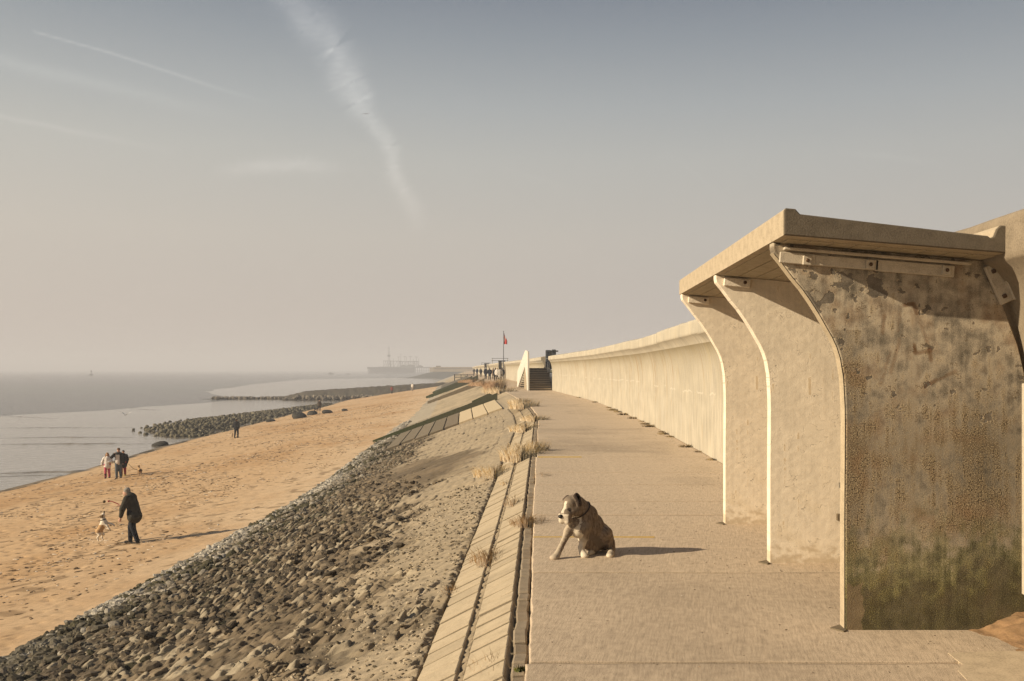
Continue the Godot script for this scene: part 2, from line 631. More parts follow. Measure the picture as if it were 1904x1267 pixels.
func make_materials() -> void:
	var W := 512
	var a := field(1, 0.012, W, W, 5)
	var b := field(2, 0.09, W, W, 3)
	var c := field(3, 0.35, W, W, 2)
	var d := field(4, 0.16, W, W, 1, FastNoiseLite.TYPE_CELLULAR)
	var grain := PackedByteArray()
	grain.resize(W * W * 3)
	var bumps := PackedByteArray()
	bumps.resize(W * W)
	for k in W * W:
		var v := 1.0 + (a[k] - 128) * 0.0007 + (b[k] - 128) * 0.0008 + (c[k] - 128) * 0.0009
		grain[k * 3] = clampi(int(244.0 * v), 0, 255)
		grain[k * 3 + 1] = clampi(int(243.0 * v), 0, 255)
		grain[k * 3 + 2] = clampi(int(242.0 * v), 0, 255)
		bumps[k] = clampi(int(b[k] * 0.35 + c[k] * 0.35 + d[k] * 0.3), 0, 255)
	M.grain = picture(W, W, grain)
	M.bumps = picture(W, W, bumps, Image.FORMAT_L8)

	# combed concrete of the walk: fine grooves, mostly along it, drifting in arcs
	var P := 1024
	var w1 := field(11, 0.004, P, P, 2)
	var w2 := field(12, 0.02, P, P, 4)
	var w3 := field(13, 0.3, P, P, 2)
	var w4 := stretched(14, 0.10, P, P, 1, 16, 3)
	var w5 := field(15, 0.008, P, P, 2)
	var w6 := stretched(16, 0.10, P, P, 10, 1, 3)
	var comb := PackedByteArray()
	comb.resize(P * P)
	var walk := PackedByteArray()
	walk.resize(P * P * 3)
	for y in P:
		for x in P:
			var k := y * P + x
			# brush marks run along the walk, slewed into arcs; in places they run across it
			var sl := y * P + ((x + y / 6 + int((w1[k] - 128) * 0.05) + P * 4) % P)
			var worn := clampf((w5[k] - 10) / 100.0, 0.4, 1)
			var line := lerpf((w6[k] - 128) / 128.0, (w4[sl] - 128) / 128.0, worn)
			var h := 128.0 + line * 70.0 + (w3[k] - 128) * 0.25
			comb[k] = clampi(int(h), 0, 255)
			var v := 0.97 + (w2[k] - 128) * 0.0006 + (w3[k] - 128) * 0.0026 + line * 0.12
			if w3[k] > 196:
				v += 0.10
			elif w3[k] < 64:
				v -= 0.30
			walk[k * 3] = clampi(int(240 * v), 0, 255)
			walk[k * 3 + 1] = clampi(int(238 * v), 0, 255)
			walk[k * 3 + 2] = clampi(int(236 * v), 0, 255)
	M.walk_tex = picture(P, P, walk)
	M.comb = picture(P, P, comb, Image.FORMAT_L8)

	# rough brushed paint on the inner fins
	var t1 := stretched(21, 0.03, W, W, 1, 2, 4)
	var t2 := field(22, 0.02, W, W, 5)
	var trowel := PackedByteArray()
	trowel.resize(W * W)
	for k in W * W:
		var ridge := 255 - absi(t2[k] - 128) * 4
		trowel[k] = clampi(int(t1[k] * 0.5 + maxi(ridge, 0) * 0.35 + 20), 0, 255)
	M.trowel = picture(W, W, trowel, Image.FORMAT_L8)

	# ripples of the sea, longer across the wind than along it
	var r1 := stretched(31, 0.03, W, W, 1, 1, 3)
	M.ripple = picture(W, W, r1, Image.FORMAT_L8)

	M.walk = grained(Color(.58, .46, .33), 1.9, 0.05, 0.9, true, "walk_tex", "comb")
	M.block = grained(Color(.44, .355, .24), 0.9, 0.16, 0.9, true)
	M.kerb = grained(Color(.27, .215, .15), 0.6, 0.35, 0.9, true)
	M.skin = grained(Color.WHITE, 0.8, 0.5, 0.92, true)
	M.stone = grained(Color.WHITE, 0.5, 0.4, 0.85, true)
	M.sand = grained(Color.WHITE, 1.2, 0.6, 0.95, true)
	M.cream = grained(Color(.80, .70, .56), 1.5, 0.2, 0.8, false, "grain", "trowel")
	M.roof = grained(Color(.43, .35, .245), 0.7, 0.15, 0.9)
	M.bare = grained(Color(.25, .20, .14), 0.9, 0.35, 0.9)
	M.grime = grained(Color(.125, .10, .07), 0.7, 0.3, 0.9)
	M.steel_cream = grained(Color(.50, .43, .33), 0.6, 0.3, 0.6)
	M.bolt = plain(Color(.10, .06, .035), 0.6, 0.5)
	M.dark = grained(Color(.035, .030, .024), 0.6, 0.2, 0.85)
	M.board = grained(Color(.16, .12, .075), 0.5, 0.2, 0.9)
	M.white_paint = grained(Color(.62, .58, .50), 1.0, 0.2, 0.6)
	M.grey_steel = grained(Color(.07, .075, .085), 0.8, 0.2, 0.5)
	M.worn = grained(Color(.16, .125, .08), 0.8, 0.3, 0.9)
	M.nosing = grained(Color(.34, .27, .18), 0.8, 0.4, 0.9)
	M.algae = grained(Color(.06, .058, .03), 0.8, 0.3, 0.85, true)
	M.rail = plain(Color(.55, .52, .46), 0.4, 0.2)
	M.tinted = plain(Color.WHITE, 0.85)
	M.tinted.vertex_color_use_as_albedo = true
	M.fur = grained(Color.WHITE, 0.25, 0.25, 0.8, true)
	M.cloth = grained(Color.WHITE, 0.3, 0.3, 0.95, true)
	M.straw = plain(Color.WHITE, 0.8)
	M.straw.vertex_color_use_as_albedo = true
	M.straw.backlight_enabled = true
	M.straw.backlight = Color(0.9, 0.8, 0.6)
	M.yellow = plain(Color(.50, .33, .06), 0.8)

	var sea := plain(Color(.12, .11, .095), 0.14)
	sea.metallic_specular = 0.5
	sea.uv1_triplanar = true
	sea.uv1_world_triplanar = true
	sea.uv1_scale = Vector3(1 / 26.0, 1 / 26.0, 1 / 14.0)
	sea.heightmap_enabled = true
	sea.heightmap_texture = M.ripple
	sea.heightmap_scale = 38.0
	M.sea = sea
	var flat: StandardMaterial3D = sea.duplicate()
	flat.albedo_color = Color(.21, .18, .14).linear_to_srgb()
	flat.roughness = 0.12
	flat.heightmap_scale = 3.0
	M.flat = flat
	make_wall_material()
	make_fin_material()
	make_cream_material()


func make_wall_material() -> void:
	# painted concrete: u runs 24 m along the wall, v from the top edge down 3.2 m of its curved face
	var W := 2048
	var H := 512
	var a := field(41, 0.006, W, H, 4)
	var s1 := stretched(42, 0.16, W, H, 1, 32, 4)
	var s2 := stretched(43, 0.03, W, H, 1, 64, 2)
	var s3 := stretched(45, 0.012, W, H, 2, 8, 3)
	var g := field(44, 0.25, W, H, 2)
	var out := PackedByteArray()
	out.resize(W * H * 3)
	var crack := noise(46, 0.02, 3)
	for x in W:
		var cy := 0.47 + crack.get_noise_1d(x * 1.6) * 0.014 + crack.get_noise_1d(x * 0.07 + 300.0) * 0.05
		var there := crack.get_noise_1d(x * 0.35 + 900.0) > -0.05
		for y in H:
			var k := y * W + x
			var v := y / float(H)
			var c := Vector3(166, 157, 140)
			c *= 1.0 + (a[k] - 128) * 0.00035 + (g[k] - 128) * 0.0004 + (s1[k] - 128) * 0.0013
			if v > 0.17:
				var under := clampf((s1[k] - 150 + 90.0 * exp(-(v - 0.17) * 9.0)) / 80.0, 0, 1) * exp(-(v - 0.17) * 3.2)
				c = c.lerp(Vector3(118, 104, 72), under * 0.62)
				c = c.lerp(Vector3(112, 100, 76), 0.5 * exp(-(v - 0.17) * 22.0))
				var streak := clampf((s2[k] - 172) / 40.0, 0, 1) * clampf((s1[k] - 128) / 40.0, 0, 1)
				c = c.lerp(Vector3(124, 88, 48), streak * 0.7 * clampf(1.5 - v * 1.4, 0, 1))
				var pale := clampf((s3[k] - 168) / 40.0, 0, 1)
				c = c.lerp(Vector3(182, 174, 160), pale * 0.18)
				if there and absf(v - cy) < 0.0045:
					c = c.lerp(Vector3(196, 188, 172), 0.5)
			else:
				c *= 1.02
				c = c.lerp(Vector3(134, 116, 86), clampf((s1[k] - 168) / 40.0, 0, 1) * 0.4)
			if v > 0.93:
				c = c.lerp(Vector3(184, 168, 132), clampf((v - 0.93) / 0.05, 0, 1) * 0.5)
			out[k * 3] = clampi(int(c.x), 0, 255)
			out[k * 3 + 1] = clampi(int(c.y), 0, 255)
			out[k * 3 + 2] = clampi(int(c.z), 0, 255)
	var m := plain(Color.WHITE, 0.85)
	m.albedo_texture = picture(W, H, out)
	M.wall = m


func make_fin_material() -> void:
	# weathered end fin: x 1.40 to 3.05, y 2.60 to 0, bare aggregate, flaking grey paint, streaks and moss
	var W := 640
	var H := 1024
	var a := field(51, 0.007, W, H, 5)
	var b := field(52, 0.02, W, H, 4)
	var s := stretched(53, 0.05, W, H, 1, 16, 3)
	var g := field(54, 0.30, W, H, 2)
	var p := field(55, 0.30, W, H, 1, FastNoiseLite.TYPE_CELLULAR)
	var q := field(56, 0.016, W, H, 5)
	var m1 := field(57, 0.012, W, H, 5)
	var out := PackedByteArray()
	out.resize(W * H * 3)
	var hgt := PackedByteArray()
	hgt.resize(W * H)
	for y in H:
		var Y := 2.6 - y / float(H) * 2.6
		for x in W:
			var k := y * W + x
			var X := 1.4 + x / float(W) * 1.65
			var na := (a[k] - 128) / 128.0
			var nb := (b[k] - 128) / 128.0
			var ns := (s[k] - 128) / 128.0
			var ng := (g[k] - 128) / 128.0
			var c := Vector3(152, 140, 121) * (1.0 + na * 0.20 + nb * 0.26 + ns * 0.14 + ng * 0.20)
			var h := 110.0 + nb * 40.0 + ng * 24.0
			# bare dark aggregate: the middle, the seaward edge and a column near the wall
			var zone := exp(-pow((Y - 1.0) / 0.62, 2.0)) * 0.75 + exp(-pow((X - 1.90) / 0.09, 2.0)) * 0.5 * float(Y < 1.9) + exp(-pow((X - 2.72) / 0.12, 2.0)) * exp(-pow((Y - 0.95) / 0.5, 2.0)) * 0.7
			zone = zone + na * 0.5 + ns * 0.5 + nb * 0.5 - 0.30
			zone = smoothstep(-0.1, 0.95, zone + ng * 0.3)
			var speck := p[k] < 62
			var dark := Vector3(98, 84, 64) * (1.0 + ng * 0.35)
			if speck:
				dark = Vector3(164, 146, 114)
				h += 30.0 * zone
			elif p[k] > 160:
				dark *= 0.55
				h -= 34.0 * zone
			c = c.lerp(dark, zone * 0.88)
			if zone < 0.4 and p[k] > 205 and na + nb > 0.0:
				c *= 0.72
			c = c.lerp(Vector3(120, 88, 60), clampf(na * 1.1 - nb * 0.6 - 0.1, 0, 1) * 0.35)
			# paint that flakes off in grey islands under the roof
			var fl := (q[k] - 128) / 128.0 + 0.42 * exp(-pow((Y - 2.15) / 0.14, 2.0)) * float(X < 2.35) + 0.22 * exp(-pow((X - 1.72) / 0.15, 2.0)) * float(Y > 1.7 and Y < 2.2) + 0.05 * nb
			if Y > 1.3 and fl > 0.60:
				c = Vector3(104, 95, 83) * (1.0 + ng * 0.2 + nb * 0.22)
				h -= 60.0
			elif Y > 1.3 and fl > 0.57:
				c = c.lerp(Vector3(182, 162, 130), 0.7)
			if q[(k + 4000) % (W * H)] > 196 and Y > 1.2 and Y < 2.2 and p[k] > 100:
				c = c.lerp(Vector3(98, 84, 66), 0.6)
			# moss at the foot, black where it stays wet
			var nm := (m1[k] - 128) / 128.0
			var moss := smoothstep(0.72, 0.42, Y + nm * 0.26 - (X - 1.9) * 0.12 + ns * 0.09 + nb * 0.06 + ng * 0.16 + 0.06) * clampf(0.8 + nm * 0.5, 0, 1)
			c = c.lerp(Vector3(76, 74, 36) * (1.0 + ng * 0.6 + nb * 0.2 + ns * 0.2 + float(speck) * 0.25), moss * 0.62)
			var wet := smoothstep(0.42, 0.18, Y + nm * 0.2 - (X - 2.2) * 0.14 + nb * 0.06 + ns * 0.05 + ng * 0.14)
			c = c.lerp(Vector3(54, 47, 32) * (1.0 + ng * 0.5 + float(speck) * 0.4), wet * 0.55)
			h += moss * ng * 30.0
			# a smooth patch of newer render at the seaward foot
			if X < 1.985 + nb * 0.02 and X > 1.885 and Y < 0.30 + nb * 0.03:
				c = c.lerp(Vector3(122, 105, 82) * (1.0 + ng * 0.14 + nb * 0.1), 0.75)
			out[k * 3] = clampi(int(c.x), 0, 255)
			out[k * 3 + 1] = clampi(int(c.y), 0, 255)
			out[k * 3 + 2] = clampi(int(c.z), 0, 255)
			hgt[k] = clampi(int(h), 0, 255)
	# faded brown brush strokes, half washed off
	var strokes := [[[2.125, 2.0], [2.11, 1.86]], [[2.22, 2.045], [2.215, 1.81], [2.16, 1.62]], [[2.245, 2.055], [2.31, 2.065], [2.335, 1.99], [2.41, 1.78], [2.42, 1.70]], [[2.31, 1.81], [2.32, 1.75], [2.43, 1.77]], [[2.58, 1.64], [2.45, 1.58], [2.38, 1.535]], [[2.16, 1.76], [2.10, 1.55]]]
	for st in strokes:
		for e in st.size() - 1:
			for n in 60:
				var t := n / 60.0
				var cx := (lerpf(st[e][0], st[e + 1][0], t) - 1.4) / 1.65 * W
				var cy := (2.6 - lerpf(st[e][1], st[e + 1][1], t)) / 2.6 * H
				for oy in range(-7, 8):
					for ox in range(-7, 8):
						var k := clampi(int(cy) + oy, 0, H - 1) * W + clampi(int(cx) + ox, 0, W - 1)
						var f := 0.035 * maxf(0.0, 1.0 - (ox * ox + oy * oy) / 50.0) * float(b[k] > 96)
						out[k * 3] = int(lerpf(out[k * 3], 92, f))
						out[k * 3 + 1] = int(lerpf(out[k * 3 + 1], 62, f))
						out[k * 3 + 2] = int(lerpf(out[k * 3 + 2], 40, f))
	var m := plain(Color.WHITE, 0.9)
	m.albedo_texture = picture(W, H, out)
	m.heightmap_enabled = true
	m.heightmap_texture = picture(W, H, hgt, Image.FORMAT_L8)
	m.heightmap_scale = 0.6
	M.fin = m


func make_cream_material() -> void:
	# rough cream paint of the inner fins, on the same span as the end fin: faint runs, hairline cracks, scuffs and a dirty foot
	var W := 512
	var H := 1024
	var a := field(61, 0.006, W, H, 4)
	var b := field(62, 0.03, W, H, 4)
	var s := stretched(63, 0.06, W, H, 1, 24, 3)
	var g := field(64, 0.28, W, H, 2)
	var q := field(65, 0.010, W, H, 4)
	var out := PackedByteArray()
	out.resize(W * H * 3)
	var hgt := PackedByteArray()
	hgt.resize(W * H)
	for y in H:
		var Y := 2.6 - y / float(H) * 2.6
		for x in W:
			var k := y * W + x
			var c := Vector3(222, 208, 186) * (1.0 + (a[k] - 128) * 0.0003 + (b[k] - 128) * 0.0003 + (s[k] - 128) * 0.0002 + (g[k] - 128) * 0.0004)
			var h := 128.0 + (b[k] - 128) * 0.6 + (s[k] - 128) * 0.12 + (g[k] - 128) * 0.3
			var crack := absi(q[k] - 128)
			if crack < 2 and a[k] > 136:
				c *= 0.80
				h -= 60.0
			if s[k] > 205 and b[k] > 140:
				c = c.lerp(Vector3(176, 150, 112), 0.45)
			if b[k] > 222:
				c *= 0.9
				h -= 30.0
			var foot := smoothstep(0.16, 0.0, Y + (b[k] - 128) * 0.0012)
			c = c.lerp(Vector3(150, 126, 92), foot * 0.35)
			c = c.lerp(Vector3(184, 164, 132), clampf((a[k] - 150) / 70.0, 0, 1) * 0.25 * smoothstep(1.2, 0.2, Y))
			out[k * 3] = clampi(int(c.x), 0, 255)
			out[k * 3 + 1] = clampi(int(c.y), 0, 255)
			out[k * 3 + 2] = clampi(int(c.z), 0, 255)
			hgt[k] = clampi(int(h), 0, 255)
	var m := plain(Color.WHITE, 0.85)
	m.albedo_texture = picture(W, H, out)
	m.heightmap_enabled = true
	m.heightmap_texture = picture(W, H, hgt, Image.FORMAT_L8)
	m.heightmap_scale = 0.28
	M.cream_fin = m


# ---------------------------------------------------------------- water and sand

func build_sea() -> void:
	var f := func(i: int, j: int) -> Array:
		return [Vector3(lerpf(-9000, 4000, i / 12.0), SEA, lerpf(150, -9000, j / 12.0)), Color.WHITE]
	structure("sea", sheet(13, 13, f), M.sea, "grey brown open sea, lightly rippled, reaching to the hazy horizon")
	# shallow water over the mud, calmer and paler than the sea outside it
	var outer := [[38, -86], [131, -79], [154, -73], [199, -69], [215, -76], [282, -106], [428, -136], [608, -164], [720, -120]]
	var jag := noise(61, 0.05, 3)
	var g := func(i: int, j: int) -> Array:
		var d := 38.0 * pow(720.0 / 38.0, i / 90.0)
		var x0 := ip(outer, d) + jag.get_noise_1d(d) * 3.0
		return [Vector3(lerpf(x0, ip(TIDE, d) + 25.0, j / 30.0), SEA + 0.02, -d), Color.WHITE]
	var flat := structure("shallow_water", sheet(91, 31, g), M.flat, "calm shallow water over mud along the beach")
	# the low edges of spent waves: [distance, x from, x to, drift, height]
	var lines := [[59.5, -37, -26, .18, .16], [57.2, -37, -29, .16, .10], [82.5, -52, -33.5, .03, .12], [90.5, -57, -38, .02, .10], [106, -67, -46.0, -.01, .08], [134, -82, -66, -.55, .10], [158, -73, -64, -.6, .10]]
	for l in lines:
		var amp: float = l[4]
		var w := func(i: int, j: int) -> Array:
			var t := i / 70.0
			var x := lerpf(l[1], l[2], t)
			var wob := jag.get_noise_2d(x * 6.0, l[0]) * 0.45 + jag.get_noise_2d(x * 1.4, l[0] + 40.0) * 1.3
			var d: float = l[0] + (x - l[1]) * l[3] + wob
			var q := (j - 3) / 3.0
			var hgt := amp * maxf(0.0, sin(PI * clampf(t * 1.04 - 0.02, 0, 1))) * (0.6 + 0.8 * absf(jag.get_noise_2d(x * 9.0, 7.0))) * (1.0 - q * q)
			return [Vector3(x, SEA + 0.018 + hgt * 0.75, -(d + q * 0.35)), Color.WHITE]
		put("wavelet", sheet(71, 7, w), M.flat, flat)


func build_sand() -> void:
	var n1 := noise(71, 0.09, 3)
	var n2 := noise(72, 1.1, 2)
	var n3 := noise(73, 0.35, 3)
	var pit := noise(74, 1.0, 1, FastNoiseLite.TYPE_CELLULAR)
	pit.cellular_return_type = FastNoiseLite.RETURN_DISTANCE
	var kind := noise(74, 1.0, 1, FastNoiseLite.TYPE_CELLULAR)
	kind.cellular_return_type = FastNoiseLite.RETURN_CELL_VALUE
	var rows := 940
	var cols := 300
	var P := PackedVector3Array()
	var C := PackedColorArray()
	var U := PackedVector2Array()
	P.resize(rows * cols)
	C.resize(rows * cols)
	U.resize(rows * cols)
	for i in rows:
		var d := 7.0 * pow(216.0 / 7.0, i / float(rows - 1))
		var xt := edge_x(d) - ip(TOE, d) + 1.0
		var xw := ip(TIDE, d)
		for j in cols:
			var u := j / float(cols - 1) * 1.12
			var x := lerpf(xt, xw, u)
			var y := sand_y(d, x)
			var a := n1.get_noise_2d(x, d * 0.55)
			var b := n2.get_noise_2d(x, d)
			var e := n3.get_noise_2d(x * 0.8, d * 0.5)
			var trod := clampf(1.25 - absf(u - 0.42) * 2.4 + a * 0.6, 0.08, 1.0) * clampf(1.3 - d / 150.0, 0.25, 1.0)
			var dent := 0.0
			if kind.get_noise_2d(x * 2.9, d * 2.6) > 0.62 - trod * 0.42 - e * 0.9:
				dent = -maxf(0.0, 0.36 - (pit.get_noise_2d(x * 2.9, d * 2.6) + 1.0)) * 0.22 * trod
			y += a * 0.03 + b * 0.004 * (0.3 + trod) + e * 0.007 + dent
			# damp and shelly areas: dark orange where it is damp, pale and dry at the top of the beach
			var dry := clampf(1.0 - u * 3.2 + a * 0.5, 0, 1)
			var damp := clampf((a * 1.3 + e * 0.8) + 0.25 - absf(u - 0.45) * 0.5, 0, 1)
			var c := Color(.55, .37, .205).lerp(Color(.62, .465, .30), dry * 0.8).lerp(Color(.43, .25, .11), damp * 0.75)
			c = c.lerp(Color(.40, .235, .105), smoothstep(31.0, 17.0, d) * clampf(0.55 + a * 0.9, 0, 1) * (1.0 - dry * 0.7))
			c = c * (1.0 + b * 0.12)
			if b + e * 0.8 < -0.52:
				c = c.lerp(Color(.20, .125, .06), 0.6)
			var wet := smoothstep(0.935, 0.985, u + a * 0.02 + e * 0.012)
			c = c.lerp(Color(.15, .115, .075), wet)
			if wet > 0.4 and e + b * 0.5 > 0.22:
				c = Color(.05, .042, .03)
			P[i * cols + j] = Vector3(x, y, -d)
			C[i * cols + j] = c
			U[i * cols + j] = Vector2(x, d)
	var beach := structure("sand_beach", grid_mesh(rows, cols, P, C, U), M.sand, "orange tan sand of the beach, trodden and pitted")
	# scraps of weed, shell and pebble left on the sand
	var mm := MultiMesh.new()
	mm.transform_format = MultiMesh.TRANSFORM_3D
	mm.use_colors = true
	mm.mesh = rock_mesh(501, 0.6, 6, 4)
	var r := RandomNumberGenerator.new()
	r.seed = 21
	var T := []
	var K := []
	while T.size() < 7000:
		var d := 15.0 * pow(130.0 / 15.0, r.randf())
		var u := r.randfn(0.42, 0.3)
		if u < 0.04 or u > 0.95:
			continue
		var x := lerpf(edge_x(d) - ip(TOE, d), ip(TIDE, d), u)
		if n3.get_noise_2d(x * 0.8, d * 0.6) + n1.get_noise_2d(x * 2.0, d) < r.randf_range(-0.35, 0.5):
			continue
		var size := r.randf_range(0.012, 0.05) * (0.8 + d * 0.006)
		T.append(Transform3D(Basis.from_euler(Vector3(0, r.randf() * TAU, 0)).scaled_local(Vector3(size * r.randf_range(1.0, 3.0), size * 0.45, size)), Vector3(x, sand_y(d, x) + n1.get_noise_2d(x, d * 0.55) * 0.03, -d)))
		K.append([Color(.14, .09, .045), Color(.20, .13, .065), Color(.22, .14, .07), Color(.30, .20, .11), Color(.6, .5, .38)][r.randi() % 5])
	mm.instance_count = T.size()
	for k in T.size():
		mm.set_instance_transform(k, T[k])
		mm.set_instance_color(k, K[k])
	var mi := MultiMeshInstance3D.new()
	mi.name = "beach_debris"
	mi.multimesh = mm
	mi.material_override = M.stone
	beach.add_child(mi, true)
	mi.set_meta("kind", "stuff")


# ---------------------------------------------------------------- the stone-faced slope

var e1 := FastNoiseLite.new()
var e2 := FastNoiseLite.new()
var e3 := FastNoiseLite.new()
var e4 := FastNoiseLite.new()
var cracks := FastNoiseLite.new()
var cells := FastNoiseLite.new()


func rockiness(d: float, s: float) -> float:
	var k := smoothstep(12.0, 18.0, d + e1.get_noise_2d(d, s) * 3.0)
	var s0 := lerpf(1.25, 2.5, k) + 2.1 * smoothstep(22.0, 30.0, d)
	return smoothstep(s0 - 0.5, s0 + 0.7, s + e1.get_noise_2d(d * 1.6, s * 1.6 + 50.0) * 1.3)


func slope_surface(d: float, s: float) -> Array:  # [height above the plain slope, colour]
	if s < 0.72 and d < 45.5:
		var lump := e3.get_noise_2d(d * 1.4, s * 2.0)
		var mid := 1.0 if s > 0.365 and s < 0.415 else 0.0
		return [-0.075 + mid * (0.045 + lump * 0.04), Color(.15, .118, .078).lerp(Color(.34, .27, .18), mid * (0.55 + lump * 0.5))]
	var a := e1.get_noise_2d(d, s)
	var b := e2.get_noise_2d(d, s)
	var f := e3.get_noise_2d(d, s)
	var big := e4.get_noise_2d(d, s)
	var skin := smoothstep(0.72, 0.80, s + f * 0.05) if d < 45.5 else 1.0
	var h := -0.05 + skin * 0.05 + f * 0.012 + e3.get_noise_2d(d * 2.7 + 5.0, s * 2.7) * 0.008 + b * 0.018 * smoothstep(0.9, 1.6, s)
	var c := Color(.345, .275, .185) * (1.0 + f * 0.24 + b * 0.14 + a * 0.12)
	c = c.lerp(Color(.25, .205, .145), clampf(big * 1.2 + 0.15, 0, 1) * 0.6)
	if s < 0.84:
		c = c.lerp(Color(.16, .125, .08), 0.65 * (1.0 - skin))
	var r := rockiness(d, s)
	# coursed blocks further along
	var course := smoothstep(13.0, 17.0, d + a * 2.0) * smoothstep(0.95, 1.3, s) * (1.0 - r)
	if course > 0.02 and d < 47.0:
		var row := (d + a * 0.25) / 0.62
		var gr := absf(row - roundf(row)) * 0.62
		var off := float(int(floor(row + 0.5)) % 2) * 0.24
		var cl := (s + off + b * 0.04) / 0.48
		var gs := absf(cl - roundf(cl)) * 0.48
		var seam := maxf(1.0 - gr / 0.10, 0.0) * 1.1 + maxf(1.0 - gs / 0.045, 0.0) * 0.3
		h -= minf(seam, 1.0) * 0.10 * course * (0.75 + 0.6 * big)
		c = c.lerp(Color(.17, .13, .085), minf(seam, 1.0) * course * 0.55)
		h += cells.get_noise_2d(floor(row + 0.5) * 31.0, floor(cl) * 17.0) * 0.03 * course
	if r > 0.01:
		var wx := d * 1.6 + b * 0.2
		var wy := s * 1.9 + a * 0.2
		var ck := cracks.get_noise_2d(wx, wy) + 1.0
		var cv := cells.get_noise_2d(wx, wy)
		var dome := smoothstep(0.02, 0.42, ck)
		var tuck := 0.55 + 0.45 * clampf(big * 2.2 + 0.45, 0, 1)
		var rh := (dome * (0.55 + 0.45 * cv) * 0.105 - 0.045) * tuck + b * 0.045 + f * 0.034 + e3.get_noise_2d(d * 2.7 + 9.0, s * 2.7) * 0.018
		h = lerpf(h, rh, r)
		var low := smoothstep(3.5, 6.5, s) * (1.0 - smoothstep(22.0, 34.0, d))
		var rc := Color(.175, .134, .087).lerp(Color(.095, .073, .048), low)
		rc = rc.lerp(Color(.28, .22, .145), (1.0 - smoothstep(-0.3, 0.7, s - 1.6)) * 0.6)
		rc = rc.lerp(Color(.06, .046, .03), clampf(big * 1.6 + a * 0.8 + 0.25, 0, 1) * (0.4 + 0.35 * low))
		rc *= 1.0 + cv * 0.45 + f * 0.2 + b * 0.14
		if cv > 0.62:
			rc = rc.lerp(Color(.40, .345, .25), 0.5)
		if cv < -0.62 and s > 3.2:
			rc = rc.lerp(Color(.06, .05, .034), 0.75)
		c = c.lerp(rc, r)
		var weed := smoothstep(0.16, 0.36, big * 0.9 + a * 0.55 + (s - 6.9) * 0.13 - absf(s - 8.0) * 0.03)
		if s > 5.5:
			weed = clampf(weed + 0.8 * smoothstep(1.3, 0.2, absf(s - 7.7 + a * 0.5)) * smoothstep(15.0, 22.0, d) * smoothstep(-0.2, 0.1, a + big), 0, 1)
			c = c.lerp(Color(.042, .038, .018) * (1.0 + f * 0.4), weed * 0.85)
	# smooth dark ribs of asphalt poured down the slope
	var rib := smoothstep(0.0, 0.5, 1.05 - pow((d - 21.0 - s * 1.5) / 5.2, 2.0) - pow((s - 3.9) / 2.7, 2.0) + a * 0.5)
	if rib > 0.0 and d > 16.0:
		h = lerpf(h, 0.06 * sin(d * 5.6 + a * 3.0) + 0.03 * b, rib)
		c = c.lerp(Color(.135, .102, .066) * (1.0 + f * 0.2 + 0.25 * sin(d * 4.6 + a * 3.0)), rib * 0.9)
	# far slope: tan concrete with dark asphalt bays
	if d > 60.0:
		c = Color(.40, .32, .21).lerp(Color(.19, .155, .105), clampf(b + big + 0.25, 0, 1) * 0.7)
		c = c.lerp(Color(.08, .07, .05), smoothstep(104.0, 106.0, d) * (1.0 - smoothstep(113.0, 114.0, d)) * 0.35 + smoothstep(130.0, 131.0, d) * (1.0 - smoothstep(200.0, 210.0, d)) * 0.9)
		if s > 5.5:
			c = c.lerp(Color(.34, .30, .235), 0.7)
	return [h, c]


func build_embankment() -> void:
	for q in [[e1, 81, 0.35, 2], [e2, 82, 1.6, 2], [e3, 83, 7.0, 2], [e4, 84, 0.22, 2]]:
		q[0].seed = q[1]
		q[0].frequency = q[2]
		q[0].fractal_octaves = q[3]
		q[0].noise_type = FastNoiseLite.TYPE_SIMPLEX_SMOOTH
	for q in [cracks, cells]:
		q.seed = 85
		q.frequency = 3.1
		q.fractal_type = FastNoiseLite.FRACTAL_NONE
		q.noise_type = FastNoiseLite.TYPE_CELLULAR
		q.cellular_jitter = 0.95
	cracks.cellular_return_type = FastNoiseLite.RETURN_DISTANCE2_SUB
	cells.cellular_return_type = FastNoiseLite.RETURN_CELL_VALUE
	var make := func(d0: float, d1: float, rows: int, s_list: PackedFloat32Array) -> ArrayMesh:
		var cols := s_list.size()
		var P := PackedVector3Array()
		var C := PackedColorArray()
		var U := PackedVector2Array()
		P.resize(rows * cols)
		C.resize(rows * cols)
		U.resize(rows * cols)
		for i in rows:
			var d := d0 * pow(d1 / d0, i / float(rows - 1))
			var ex := edge_x(d)
			var wy := walk_y(d)
			for j in cols:
				var s := s_list[j]
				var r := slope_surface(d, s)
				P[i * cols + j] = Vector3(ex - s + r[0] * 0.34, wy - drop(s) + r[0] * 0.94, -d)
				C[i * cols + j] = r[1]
				U[i * cols + j] = Vector2(s, d)
		return grid_mesh(rows, cols, P, C, U)
	var fine := PackedFloat32Array([-0.15, -0.02, 0.0, 0.05, 0.09, 0.3, 0.35, 0.365, 0.39, 0.415, 0.43, 0.6, 0.7])
	var s := 0.72
	while s < 10.4:
		fine.append(s)
		s += 0.022 if s < 1.3 else 0.038
	var coarse := PackedFloat32Array([-0.1, 0.0, 0.09])
	s = 0.3
	while s < 12.5:
		coarse.append(s)
		s += 0.22
	var finer := fine.slice(0, 13)
	s = 0.72
	while s < 10.4:
		finer.append(s)
		s += 0.02 if s < 1.3 else 0.027
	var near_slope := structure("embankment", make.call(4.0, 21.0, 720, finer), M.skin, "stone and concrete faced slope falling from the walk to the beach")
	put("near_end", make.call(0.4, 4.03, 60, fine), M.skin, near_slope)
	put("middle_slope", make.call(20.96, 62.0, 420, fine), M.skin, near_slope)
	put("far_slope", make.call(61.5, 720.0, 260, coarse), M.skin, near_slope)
	build_revetment_pieces(near_slope)


